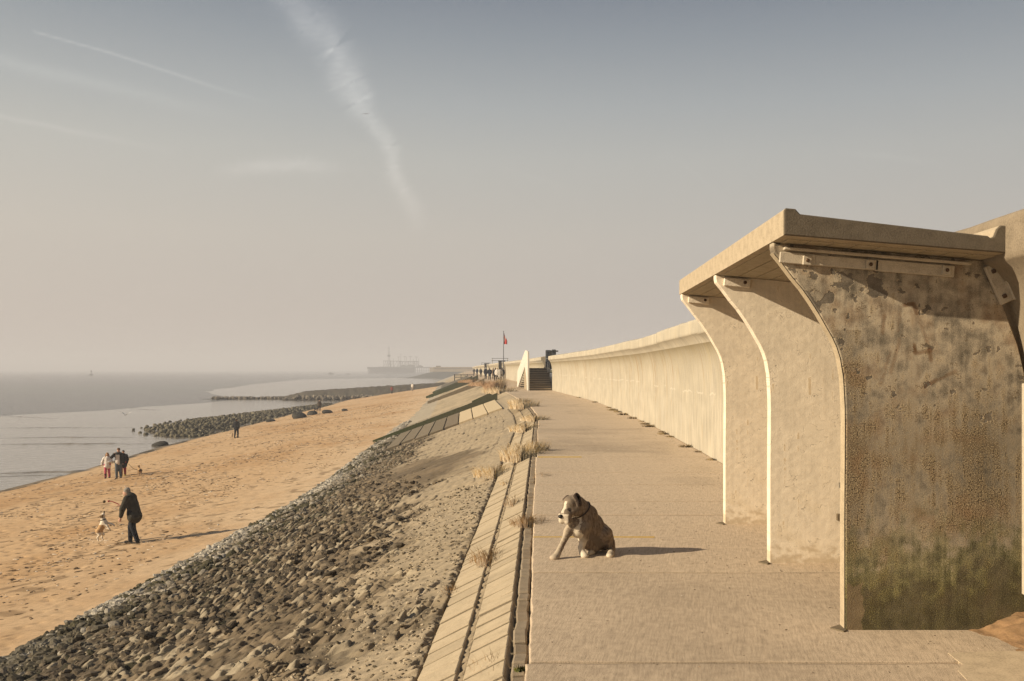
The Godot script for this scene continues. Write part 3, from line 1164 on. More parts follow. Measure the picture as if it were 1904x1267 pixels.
func build_revetment_pieces(slope: Node3D) -> void:
	# two rows of concrete blocks and a row of kerb stones beside the walk
	var variants := {"block": [], "kerb_stone": []}
	for k in 6:
		var sh := Shape.new()
		sh.col = Color(1, 1, 1) * rng.randf_range(0.86, 1.08)
		sh.box(Vector3.ZERO, Vector3(1, 0.09, 1), 0.0)
		var kb := Shape.new()
		kb.col = Color(1, .97, .94) * rng.randf_range(0.75, 1.2)
		kb.box(Vector3.ZERO, Vector3(0.088, 0.10, 0.2), 0.012)
		variants.kerb_stone.append(kb.done())
		variants.block.append([])
		for w in [0.282, 0.305]:
			var bl := Shape.new()
			bl.col = sh.col
			bl.box(Vector3.ZERO, Vector3(w, 0.09, 0.225), 0.006)
			variants.block[k].append(bl.done())
	var tilt := atan(0.5)
	for row in 2:
		var d := 2.6 + row * 0.13
		while d < 45.2:
			var long := rng.randf_range(0.93, 1.12) * (1.0 if d < 22.0 else 2.0)
			var s: float = [0.238, 0.5575][row]
			var o := put("block", variants.block[rng.randi() % 6][row], M.block, slope)
			var along := atan2(edge_x(d - 0.3) - edge_x(d + 0.3), 0.6)
			o.position = slope_point(d + 0.13 * long, s, -0.042 + rng.randf_range(-0.008, 0.006))
			o.rotation = Vector3(rng.randf_range(-0.02, 0.02), -along + rng.randf_range(-0.012, 0.012), tilt + rng.randf_range(-0.015, 0.015))
			o.scale = Vector3(1, 1, long)
			d += 0.225 * long + (rng.randf_range(0.016, 0.03) if rng.randf() < 0.5 else rng.randf_range(0.034, 0.055))
	var dk := 2.6
	while dk < 45.2:
		var long := rng.randf_range(0.8, 1.35) * (1.0 if dk < 22.0 else 2.0)
		var o := put("kerb_stone", variants.kerb_stone[rng.randi() % 6], M.kerb, slope)
		o.position = Vector3(edge_x(dk + 0.1 * long) - 0.049 + rng.randf_range(-0.008, 0.006), walk_y(dk) - 0.085 + rng.randf_range(-0.012, 0.008), -dk - 0.1 * long)
		o.rotation = Vector3(rng.randf_range(-.04, .04), rng.randf_range(-0.05, 0.05), rng.randf_range(-.05, .08))
		o.scale = Vector3(1, 1, long)
		dk += 0.2 * long + rng.randf_range(0.005, 0.03)
	# long concrete strips either side of the tall beam
	var strip := func(d0: float, d1: float, s0: float, s1: float, c: Color) -> void:
		var sh := Shape.new()
		sh.col = c
		var top := []
		for q in [[d0, s0], [d1, s0], [d1, s1], [d0, s1]]:
			top.append(slope_point(q[0], q[1], 0.11))
		sh.prism(top, Vector3(0, -0.16, 0), 0.012)
		put("slab", sh.done(), M.skin, slope)
	for k in 8:
		var pale: bool = k < 3
		var c := (Color(.50, .40, .26) if pale else Color(.175, .14, .095)) * rng.randf_range(0.88, 1.1)
		var wob := rng.randf_range(-0.5, 0.4)
		strip.call(46.8 + wob + k * 0.12, 58.4, 1.0 + k * 0.76, 1.70 + k * 0.76, c)
		if k > 1:
			strip.call(59.9, 66.5 + wob, 1.0 + k * 0.76, 1.70 + k * 0.76, (Color(.42, .34, .22) if k < 3 else Color(.22, .18, .12)) * rng.randf_range(0.88, 1.1))
	# loose stones: 300 of their own where they show largest, the rest as one mass
	var kinds := []
	for k in 7:
		kinds.append(rock_mesh(200 + k, 0.75 if k < 4 else 0.6))
	var places := []
	for n in 300:
		var t := n / 300.0
		var d := 9.5 * pow(34.0 / 9.5, t) + rng.randf_range(-0.4, 0.4)
		var s := rng.randf_range(2.3, 9.3)
		for tries in 30:
			if rockiness(d, s) > 0.7 and 1020.0 - 1700.0 * (s - edge_x(d)) / d > -60.0:
				break
			s = rng.randf_range(1.7, 9.3)
			d = 9.5 * pow(34.0 / 9.5, rng.randf()) 
		places.append([d, s])
	for q in places:
		var size := rng.randf_range(0.04, 0.095)
		var o := put("stone", kinds[rng.randi() % 7], stone_material(q[1]), slope)
		var r := slope_surface(q[0], q[1])
		o.position = slope_point(q[0], q[1], r[0] * 0.9 - size * 0.05)
		o.rotation = Vector3(rng.randf_range(-.3, .3), rng.randf() * TAU, 0.32 + rng.randf_range(-.3, .3))
		o.scale = Vector3(size * 1.6, size * 0.62, size * 1.1)
	var mm := MultiMesh.new()
	mm.transform_format = MultiMesh.TRANSFORM_3D
	mm.use_colors = true
	mm.mesh = kinds[1]
	var T := []
	var K := []
	for n in 27000:
		var d := 10.0 * pow(75.0 / 10.0, pow(rng.randf(), 0.8))
		var toe := rng.randf() < 0.66
		var s := (ip(TOE, d) - 0.15 - absf(rng.randfn(0, 0.85))) if toe else rng.randf_range(2.0, 9.0)
		if not toe and (rockiness(d, s) < 0.6 or (d > 46.0 and s < 7.0)):
			continue
		if d > 46.0 and s < 7.2:
			continue
		var r := slope_surface(d, s)
		var weed: bool = r[1].r < 0.08
		var size := rng.randf_range(0.025, 0.085) * (1.1 if toe else 0.9) * (1.0 + d * 0.004)
		var c := Color(.40, .36, .295) * rng.randf_range(0.4, 1.15) if toe else Color(.175, .135, .088) * rng.randf_range(0.35, 1.4)
		if toe and s < ip(TOE, d) - 1.1:
			c = c.lerp(Color(.15, .12, .082), rng.randf_range(0.3, 0.95))
		if weed and rng.randf() < 0.75:
			c = Color(.07, .06, .03)
		if not toe:
			c *= lerpf(0.6, 1.0, smoothstep(12.0, 22.0, d))
		if d < 17.5 and toe and rng.randf() < 0.85:
			c = c.lerp(Color(.07, .058, .035), 0.8)
		T.append(Transform3D(Basis.from_euler(Vector3(rng.randf_range(-.4, .4), rng.randf() * TAU, 0.3 + rng.randf_range(-.4, .4))).scaled_local(Vector3(size * 1.6, size * 0.65, size * 1.1)), slope_point(d, s, r[0] * 0.9 + size * (0.2 if toe else -0.1))))
		K.append(c)
	for n in 3000:  # pebbles and chips lying on the rough skin above the rocks
		var d := 4.6 * pow(17.0 / 4.6, rng.randf())
		var s := rng.randf_range(0.78, 2.4)
		var size := rng.randf_range(0.004, 0.016) * (0.7 + d * 0.05)
		var r := slope_surface(d, s)
		T.append(Transform3D(Basis.from_euler(Vector3(0, rng.randf() * TAU, 0.34)).scaled_local(Vector3(size * 1.5, size * 0.7, size)), slope_point(d, s, r[0] + size * 0.2)))
		K.append([Color(.10, .08, .05), Color(.18, .14, .09), Color(.45, .37, .26), Color(.30, .24, .16)][rng.randi() % 4])
	mm.instance_count = T.size()
	for n in T.size():
		mm.set_instance_transform(n, T[n])
		mm.set_instance_color(n, K[n])
	var mi := MultiMeshInstance3D.new()
	mi.name = "small_stones"
	mi.multimesh = mm
	mi.material_override = M.stone
	slope.add_child(mi, true)
	mi.set_meta("kind", "stuff")


func stone_material(s: float) -> Material:
	var key := "stone_pale" if s > 7.0 else ("stone_dark" if rng.randf() < 0.45 else "stone_tan")
	if not M.has(key):
		var c: Color = {"stone_pale": Color(.40, .36, .295), "stone_dark": Color(.075, .058, .038), "stone_tan": Color(.19, .148, .097)}[key]
		M[key] = grained(c, 0.5, 1.4, 0.9, false)
	return M[key]


func rock_mesh(seed_: int, rough := 0.5, sides := 8, rings := 5, smooth := false) -> ArrayMesh:
	var r := RandomNumberGenerator.new()
	r.seed = seed_
	var cuts := []
	for k in 7:
		cuts.append([Vector3(r.randfn(), r.randfn(), r.randfn()).normalized(), r.randf_range(0.62, 0.95)])
	var sh := Shape.new(smooth)
	var at := func(a: int, b: int) -> Vector3:
		var th := PI * b / rings
		var ph := TAU * (a % sides) / sides
		var v := Vector3(sin(th) * cos(ph), cos(th), sin(th) * sin(ph))
		var rad := 1.0
		for c in cuts:
			var t := v.dot(c[0])
			if t > 0.05:
				rad = minf(rad, lerpf(1.0, c[1] / t, rough * 1.3))
		return v * rad
	for b in rings:
		for a in sides:
			if b > 0:
				sh.face([at.call(a, b), at.call(a + 1, b), at.call(a, b + 1)], Vector3.ZERO)
			if b < rings - 1:
				sh.face([at.call(a + 1, b), at.call(a + 1, b + 1), at.call(a, b + 1)], Vector3.ZERO)
	return sh.done()


# ---------------------------------------------------------------- the walk and its wall

func build_walk() -> void:
	var bed := func(i: int, j: int) -> Array:
		var d := -6.0 + 80.0 * i / 60.0
		return [Vector3(lerpf(edge_x(d), wall_x(d) + 0.1, j / 4.0), walk_y(d) - 0.055, -d), Color(.5, .5, .5)]
	var walk := structure("walkway", sheet(61, 5, bed), M.kerb, "concrete sea-front walk in cross-jointed bays")
	var rest := func(i: int, j: int) -> Array:
		var d := 73.0 + 640.0 * pow(i / 100.0, 1.7)
		return [Vector3(lerpf(edge_x(d), wall_x(d) + 0.1, j / 4.0), walk_y(d) - (0.06 if j == 0 else 0.0), -d), Color(.97, .95, .92)]
	put("far_paving", sheet(101, 5, rest), M.walk, walk)
	var joints := [-6.0, -2.0, 2.4, 5.14, 7.42, 10.35, 11.4, 13.05, 14.6, 17.2, 18.5, 19.9, 21.7, 23.5, 25.5, 27.6, 30.8, 34.5, 38.5, 43.0, 48.0, 53.0, 59.0, 65.5, 73.0]
	var n1 := noise(91, 0.5, 3)
	var n2 := noise(92, 0.16, 2)
	for k in joints.size() - 1:
		var d0: float = joints[k] + 0.018 + d_gap(joints[k])
		var d1: float = joints[k + 1] - 0.018 - d_gap(joints[k + 1])
		var tone := rng.randf_range(0.90, 1.06)
		var shift := rng.randf_range(-0.012, 0.012)
		var rows := 34
		var cols := 40
		var f := func(i: int, j: int) -> Array:
			var t: float = [0.0, 0.0, 0.006][i] if i < 3 else ([0.994, 1.0, 1.0][i - rows + 3] if i >= rows - 3 else (i - 2) / float(rows - 5))
			var d := lerpf(d0, d1, t)
			var w: float = [0.0, 0.0, 0.004][j] if j < 3 else clampf((j - 2) / float(cols - 4), 0, 1)
			var x0 := edge_x(d) + shift + n1.get_noise_1d(d * 9.0) * 0.010
			var x := lerpf(x0, wall_x(d) + 0.04, w)
			d += n1.get_noise_2d(x * 4.0, k * 13.0) * 0.012 * (1.0 - absf(2.0 * t - 1.0) if t > 0.02 and t < 0.98 else 1.0)
			var y := walk_y(d) + n1.get_noise_2d(x, d) * (0.004 if d > 5.6 else 0.0015)
			if i == 0 or i == rows - 1 or j == 0 or j == cols - 1:
				y -= 0.06
			elif i == 1 or i == rows - 2 or j == 1:
				y -= 0.003
			var c := Color(1, 1, 1) * tone * (1.0 + n1.get_noise_2d(x * 1.5, d * 1.5) * 0.14 + n2.get_noise_2d(x, d) * 0.20)
			# blown sand lies along the wall and in shallow drifts
			var drift := smoothstep(0.0, 0.5, n2.get_noise_2d(x * 1.6 + 40.0, d * 0.9) * 1.6 - 0.25)
			drift = maxf(drift, smoothstep(0.75, 0.05, wall_x(d) - x + n1.get_noise_2d(x, d * 0.8) * 0.3) * smoothstep(11.0, 14.0, d))
			drift = maxf(drift, 1.25 * smoothstep(1.0, 0.2, Vector2((x - 1.75) / 1.35, (d - 15.3) / 1.9).length() + n1.get_noise_2d(x * 1.2, d * 1.2) * 0.7))
			c = c.lerp(Color(1.25, 1.24, 1.18), drift * 0.65 * smoothstep(8.0, 12.0, d))
			return [Vector3(x, y, -d), c]
		put("paving_bay", sheet(rows, cols, f), M.walk, walk)
	# grit and bits of shell blown onto the paving
	var mm := MultiMesh.new()
	mm.transform_format = MultiMesh.TRANSFORM_3D
	mm.use_colors = true
	mm.mesh = rock_mesh(500, 0.6, 6, 4)
	mm.instance_count = 1500
	var gr := RandomNumberGenerator.new()
	gr.seed = 12
	for k in 1500:
		var d := 4.4 * pow(26.0 / 4.4, gr.randf())
		var x := lerpf(edge_x(d) + 0.03, 3.0, gr.randf() if gr.randf() < 0.6 else 1.0 - absf(gr.randfn(0, 0.12)))
		if d > 5.6 and d < 10.0 and x > 2.95:
			x = 1.5
		var size := gr.randf_range(0.001, 0.004) * (1.0 + d * 0.04)
		mm.set_instance_transform(k, Transform3D(Basis.from_euler(Vector3(0, gr.randf() * TAU, 0)).scaled_local(Vector3(size * gr.randf_range(1.0, 2.6), size * 0.6, size)), Vector3(x, size * 0.3, -d)))
		mm.set_instance_color(k, [Color(.07, .05, .03), Color(.14, .105, .065), Color(.62, .54, .42), Color(.30, .22, .14)][gr.randi() % 4])
	var grit := MultiMeshInstance3D.new()
	grit.name = "grit"
	grit.multimesh = mm
	grit.material_override = M.stone
	walk.add_child(grit, true)
	grit.set_meta("kind", "stuff")
	# thin yellow survey lines
	for q in [[8.97, -0.15, 1.04, 0.018], [17.15, -0.20, 0.62, 0.11]]:
		var sh := Shape.new()
		sh.box(Vector3((q[1] + q[2]) / 2.0, 0.0, -q[0]), Vector3(q[2] - q[1], 0.014, q[3]))
		put("yellow_line", sh.done(), M.yellow, walk)
	# a paler repair in the corner by the shelter
	var rep := Shape.new()
	rep.prism([Vector3(2.32, 0.0035, -5.31), Vector3(2.6, 0.0035, -5.34), Vector3(3.03, 0.0035, -5.33), Vector3(3.03, 0.0035, -4.4), Vector3(2.10, 0.0035, -4.4), Vector3(2.13, 0.0035, -4.6), Vector3(2.22, 0.0035, -4.85), Vector3(2.24, 0.0035, -5.0), Vector3(2.31, 0.0035, -5.1)], Vector3(0, -0.05, 0), 0.0)
	rep.st.generate_normals()
	put("concrete_patch", rep.done(), M.patch_material if M.has("patch_material") else grained(Color(.50, .40, .275), 0.9, 0.2), walk)
	# blown earth in that corner
	var g := func(i: int, j: int) -> Array:
		var u := i / 40.0
		var v := j / 40.0
		var x := lerpf(2.15, 3.04, u)
		var d := lerpf(4.4, 5.80, v)
		var reach := smoothstep(0.0, 0.8, u * 1.15 + (v - 0.55) * 0.6 - 0.52 + n1.get_noise_2d(x * 6.0, d * 6.0) * 0.22)
		return [Vector3(x, -0.02 + reach * (0.032 + 0.10 * smoothstep(2.7, 3.0, x) * smoothstep(5.2, 5.7, d)) + n1.get_noise_2d(x * 16.0, d * 16.0) * 0.022 * reach, -d), Color(.27, .165, .085) * (1.0 + n1.get_noise_2d(x * 22.0, d * 22.0) * 0.6)]
	tag(put("blown_sand", sheet(41, 41, g), M.sand, walk), "", "", "", "stuff")
	# land behind the wall
	var land := func(i: int, j: int) -> Array:
		var d := -60.0 + 900.0 * pow(i / 60.0, 1.6)
		return [Vector3(wall_x(maxf(d, -8.0)) + 0.3 + 420.0 * pow(j / 8.0, 2.0), 1.35, -d), Color(.16, .15, .07)]
	structure("land", sheet(61, 9, land), M.skin, "level ground behind the sea wall")


func d_gap(d: float) -> float:  # the older joints have opened wider
	return 0.012 * clampf((d - 8.0) / 20.0, 0, 1)


func wall_profile() -> Array:
	return [[0.38, -0.2], [0.38, 2.60], [0.36, 2.655], [0.30, 2.67], [0.10, 2.665], [-0.24, 2.60], [-0.285, 2.585], [-0.30, 2.565], [-0.305, 2.53], [-0.305, 2.36], [-0.30, 2.325], [-0.285, 2.305], [-0.235, 2.27], [-0.165, 2.18], [-0.11, 2.06], [-0.068, 1.92], [-0.036, 1.76], [-0.016, 1.58], [-0.003, 1.40], [0.0, 1.1], [0.0, 0.6], [0.0, 0.15], [0.0, -0.2]]


func wall_length(called: String, label: String, d0: float, d1: float, bay: float, bare := false) -> Node3D:
	var o := thing(called, label, "sea wall", Vector3(wall_x(d0), 0, -d0), 0.0, "lengths of the sea wall")
	var pr := wall_profile()
	var arc := []
	var total := -1.0
	for k in pr.size():
		if k > 0:
			total += Vector2(pr[k][0], pr[k][1]).distance_to(Vector2(pr[k - 1][0], pr[k - 1][1])) if k > 5 else 0.0
		arc.append(maxf(total + 1.0, 0.0) / 3.2)
	var bays := maxi(1, int(round((d1 - d0) / bay)))
	var rough := noise(95, 0.8, 3)
	for b in bays:
		var a := lerpf(d0, d1, b / float(bays)) + 0.012
		var e := lerpf(d0, d1, (b + 1) / float(bays)) - 0.012
		var rows := 26
		var sink := rng.randf_range(-0.012, 0.012)
		var f := func(i: int, j: int) -> Array:
			var d := lerpf(a, e, clampf((i - 1) / float(rows - 3), 0, 1))
			var tuck := 0.06 if (i == 0 or i == rows - 1) else 0.0
			var q: Array = pr[j]
			var y: float = q[1] + walk_y(d) + (sink if q[1] > 2.2 else 0.0)
			var w := rough.get_noise_2d(d, q[1] * 0.5) * 0.012 + (rough.get_noise_1d(d * 5.0) * 0.012 if q[1] > 2.2 else 0.0)
			if q[1] > 2.5:
				y += rough.get_noise_1d(d * 3.0 + 50.0) * 0.02
			return [Vector3(wall_x(d) + q[0] + w + tuck - o.position.x, y, -d - o.position.z), Color.WHITE, Vector2(d / 24.0, arc[j])]
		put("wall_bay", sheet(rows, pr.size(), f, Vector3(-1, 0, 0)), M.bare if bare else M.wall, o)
	for e in [[d0, 1.0], [d1, -1.0]]:
		var sh := Shape.new()
		var outline := []
		for q in pr:
			outline.append(Vector3(wall_x(e[0]) + q[0] + 0.004 - o.position.x, q[1] + walk_y(e[0]) - 0.004, -e[0] - o.position.z - e[1] * 0.004))
		sh.prism(outline, Vector3(0, 0, -0.08 * e[1]), 0.0)
		put("end_face", sh.done(), M.roof, o)
	return o


func build_sea_wall() -> void:
	wall_length("sea_wall", "bare unpainted stretch of sea wall behind the shelter", -5.0, 10.4, 7.7, true)
	wall_length("sea_wall", "cream curved concrete sea wall running from the shelter to the steps", 10.42, 69.0, 6.2)
	wall_length("sea_wall", "cream curved sea wall between the steps and the flag pole", 75.5, 139.0, 8.0)
	wall_length("sea_wall", "short far length of sea wall left of the flag pole, behind the walkers", 144.0, 197.0, 13.0)
	wall_length("sea_wall", "last stretch of sea wall bending out of sight beyond the walkers", 203.0, 690.0, 60.0)
	# steel hatch frame on the near wall
	var t := thing("steel_hatch", "rusty steel flap frame fixed on the wall beside the weathered shelter end", "hatch", Vector3(2.94, 0.30, -5.36))
	var sh := Shape.new()
	sh.box(Vector3(0, 0.63, 0), Vector3(0.13, 1.26, 0.30), 0.008)
	put("panel", sh.done(), M.board, t)
	var fr := Shape.new()
	fr.box(Vector3(-0.078, 0.63, 0.135), Vector3(0.02, 1.27, 0.03), 0.004)
	fr.box(Vector3(-0.078, 0.63, -0.135), Vector3(0.02, 1.27, 0.03), 0.004)
	put("frame", fr.done(), M.steel_cream, t)
	for y in [0.12, 0.62, 0.98, 1.18]:
		var h := Shape.new()
		h.box(Vector3(-0.095, y, 0.10), Vector3(0.014, 0.05, 0.07), 0.004)
		var hn := put("hinge", h.done(), M.steel_cream, t)
		var bo := Shape.new()
		bo.ball(Vector3(-0.104, y, 0.11), Vector3.ONE * 0.010, 6, 4)
		put("bolt", bo.done(), M.bolt, hn)


# ---------------------------------------------------------------- the shelter

func build_shelter() -> void:
	var base := Vector3(1.9, 0, -5.78)
	var o := thing("shelter", "open concrete seafront shelter with flat tilted roof on three curved fins", "shelter", base)
	var front := [[1.88, -0.02], [1.88, 0.7], [1.884, 1.30], [1.882, 1.42], [1.872, 1.60], [1.852, 1.72], [1.83, 1.79], [1.80, 1.855], [1.768, 1.91], [1.72, 1.995], [1.666, 2.08], [1.61, 2.16], [1.547, 2.235], [1.48, 2.325], [1.428, 2.388], [1.421, 2.42], [1.421, 2.452], [2.77, 2.338], [2.80, 2.25], [2.97, 1.80], [3.04, 1.5], [3.04, -0.02]]
	var labels := ["weathered end fin with bare aggregate, flaking paint and green moss at its foot", "middle fin in rough cream paint", "far fin in rough cream paint with a grey scuff near its foot"]
	var depth := [5.78, 7.77, 9.74]
	for k in 3:
		var outline := []
		for q in front:
			outline.append(Vector3(q[0], q[1], -depth[k]))
		var sh := Shape.new()
		sh.uvu = Vector4(1 / 1.65, 0, 0, -1.4 / 1.65)
		sh.uvv = Vector4(0, -1 / 2.6, 0, 1)
		sh.prism(outline, Vector3(0, 0, -0.10), 0.006)
		var fin := put("fin", sh.done(), M.fin if k == 0 else M.cream_fin, o, -base)
		tag(fin, labels[k])
		if k > 0:
			continue
		# the rough lit arris of the fin's front edge
		var lip := []
		for e in range(0, 15):
			lip.append(Vector3(front[e][0] - 0.003, front[e][1], -depth[k] - 0.05))
		var strip := Shape.new()
		for e in lip.size() - 1:
			var jit := Vector3(-0.004, 0, 0)
			strip.face([lip[e] + jit + Vector3(0, 0, 0.043), lip[e + 1] + jit + Vector3(0, 0, 0.043), lip[e + 1] + jit - Vector3(0, 0, 0.043), lip[e] + jit - Vector3(0, 0, 0.043)], Vector3(9, 1.2, -depth[k]))
		put("front_edge", strip.done(), M.block, fin)
	# scuffed grey paint near the foot of the far fin, and old plates on its neighbours
	for q in [[Vector3(2.49, 0.665, -7.762), Vector3(0.034, 0.045, 0.02), M.dark], [Vector3(2.475, 0.395, -7.755), Vector3(0.06, 0.055, 0.035), M.board]]:
		var sh := Shape.new()
		sh.box(q[0], q[1], 0.003)
		put("bench_socket", sh.done(), q[2], o, -base)
	# roof: kerbed along the front, a notch and a kerb at the back
	var roof := []
	for q in [[1.429, 2.456], [1.429, 2.604], [1.44, 2.617], [1.497, 2.612], [1.524, 2.581], [2.636, 2.450], [2.652, 2.438], [2.672, 2.446], [2.690, 2.492], [2.712, 2.513], [2.762, 2.510], [2.776, 2.49], [2.776, 2.345]]:
		roof.append(Vector3(q[0] - 0.012 * (2.78 - q[0]), q[1], -5.50))
	var rs := Shape.new()
	rs.prism(roof, Vector3(0, 0, -4.38), 0.008)
	var slab := put("roof", rs.done(), M.roof, o, -base)
	var cap := []
	for q in roof:
		cap.append(q + Vector3(0.0, 0.0, 0.022))
	var cs := Shape.new()
	cs.prism(cap, Vector3(0, 0, -0.021), 0.006)
	tag(put("weathered_end", cs.done(), M.grime, slab), "dark weathered end of the roof slab")
	# boards' marks under the roof
	for k in 9:
		var a := 1.47 + k * 0.142
		var sh := Shape.new()
		sh.prism([Vector3(a, 2.4555 - (a - 1.429) * 0.0825 + 0.002, -5.60), Vector3(a + 0.132, 2.4555 - (a + 0.132 - 1.429) * 0.0825 + 0.002, -5.60), Vector3(a + 0.132, 2.4555 - (a + 0.132 - 1.429) * 0.0825 - 0.006, -5.60), Vector3(a, 2.4555 - (a - 1.429) * 0.0825 - 0.006, -5.60)], Vector3(0, 0, -4.24), 0.0)
		put("soffit_board", sh.done(), M.board_soffit if M.has("board_soffit") else soffit(), o, -base)
	# fixing rails under the roof
	var ang := atan(0.0835)
	var b := Basis(Vector3(0, 0, 1), -ang)
	var rail := Shape.new()
	rail.box(Vector3(2.07, 2.362, -5.762), Vector3(1.18, 0.018, 0.055), 0.004, b)
	put("fixing_rail", rail.done(), M.steel_cream, o, -base)
	for q in [[1.57, 0.225, 0.050], [1.88, 0.40, 0.047], [2.31, 0.50, 0.052]]:
		var y: float = 2.355 - (q[0] - 1.57) * 0.0835 - 0.04 + 0.045
		var sh := Shape.new()
		sh.box(Vector3(q[0], y - 0.012, -5.768), Vector3(q[1], q[2] + 0.02, 0.022), 0.004, b)
		var plate := put("fixing_plate", sh.done(), M.steel_cream, o, -base)
		var ex: float = q[0] + q[1] * 0.5 - 0.055
		var nut := Shape.new()
		nut.box(Vector3(ex, y - 0.025, -5.75), Vector3(0.055, 0.06, 0.02), 0.004, b)
		var block := put("lug", nut.done(), M.steel_cream, o, -base)
		var bo := Shape.new()
		bo.ball(Vector3(ex, y - 0.025, -5.738), Vector3(.013, .013, .008), 6, 4)
		put("bolt", bo.done(), M.bolt, o, -base)
	for k in [1, 2]:
		var sh := Shape.new()
		sh.box(Vector3(1.60, 2.385, -depth[k] + 0.016), Vector3(0.225, 0.072, 0.03), 0.005, b)
		put("fixing_plate", sh.done(), M.cream, o, -base)
		var bo := Shape.new()
		bo.ball(Vector3(1.665, 2.385, -depth[k] + 0.034), Vector3(.016, .016, .01), 6, 4)
		put("bolt", bo.done(), M.bolt, o, -base)
	# the slanting plate that ties the end fin to the wall
	var tie := Shape.new()
	var tb := Basis(Vector3(0, 0, 1), 0.42)
	tie.box(Vector3(2.835, 2.19, -5.757), Vector3(0.085, 0.26, 0.03), 0.004, tb)
	tie.box(Vector3(2.835, 2.19, -5.757) + tb * Vector3(0.04, 0, 0.02), Vector3(0.012, 0.26, 0.04), 0.003, tb)
	put("tie_plate", tie.done(), M.steel_cream, o, -base)
	for y in [0.085, -0.085]:
		var bo := Shape.new()
		bo.box(Vector3(2.835, 2.19, -5.738) + tb * Vector3(-0.005, y, 0), Vector3(0.026, 0.026, 0.014), 0.004, tb)
		put("bolt", bo.done(), M.bolt, o, -base)
	# dark wedges standing in for the shadowed paving recess at each fin's seaward foot
	for k in 3:
		var sh := Shape.new()
		sh.prism([Vector3(1.79, 0.009, -depth[k] - 0.03), Vector3(1.875, 0.009, -depth[k] - 0.10), Vector3(1.875, 0.009, -depth[k] + 0.03), Vector3(1.85, 0.009, -depth[k] + 0.05)], Vector3(0, -0.03, 0), 0.0)
		put("foot_gap", sh.done(), M.worn, o, -base)


func soffit() -> Material:
	M.board_soffit = grained(Color(.42, .35, .245), 0.8, 0.8, 0.9)
	return M.board_soffit


# ---------------------------------------------------------------- steps over the wall

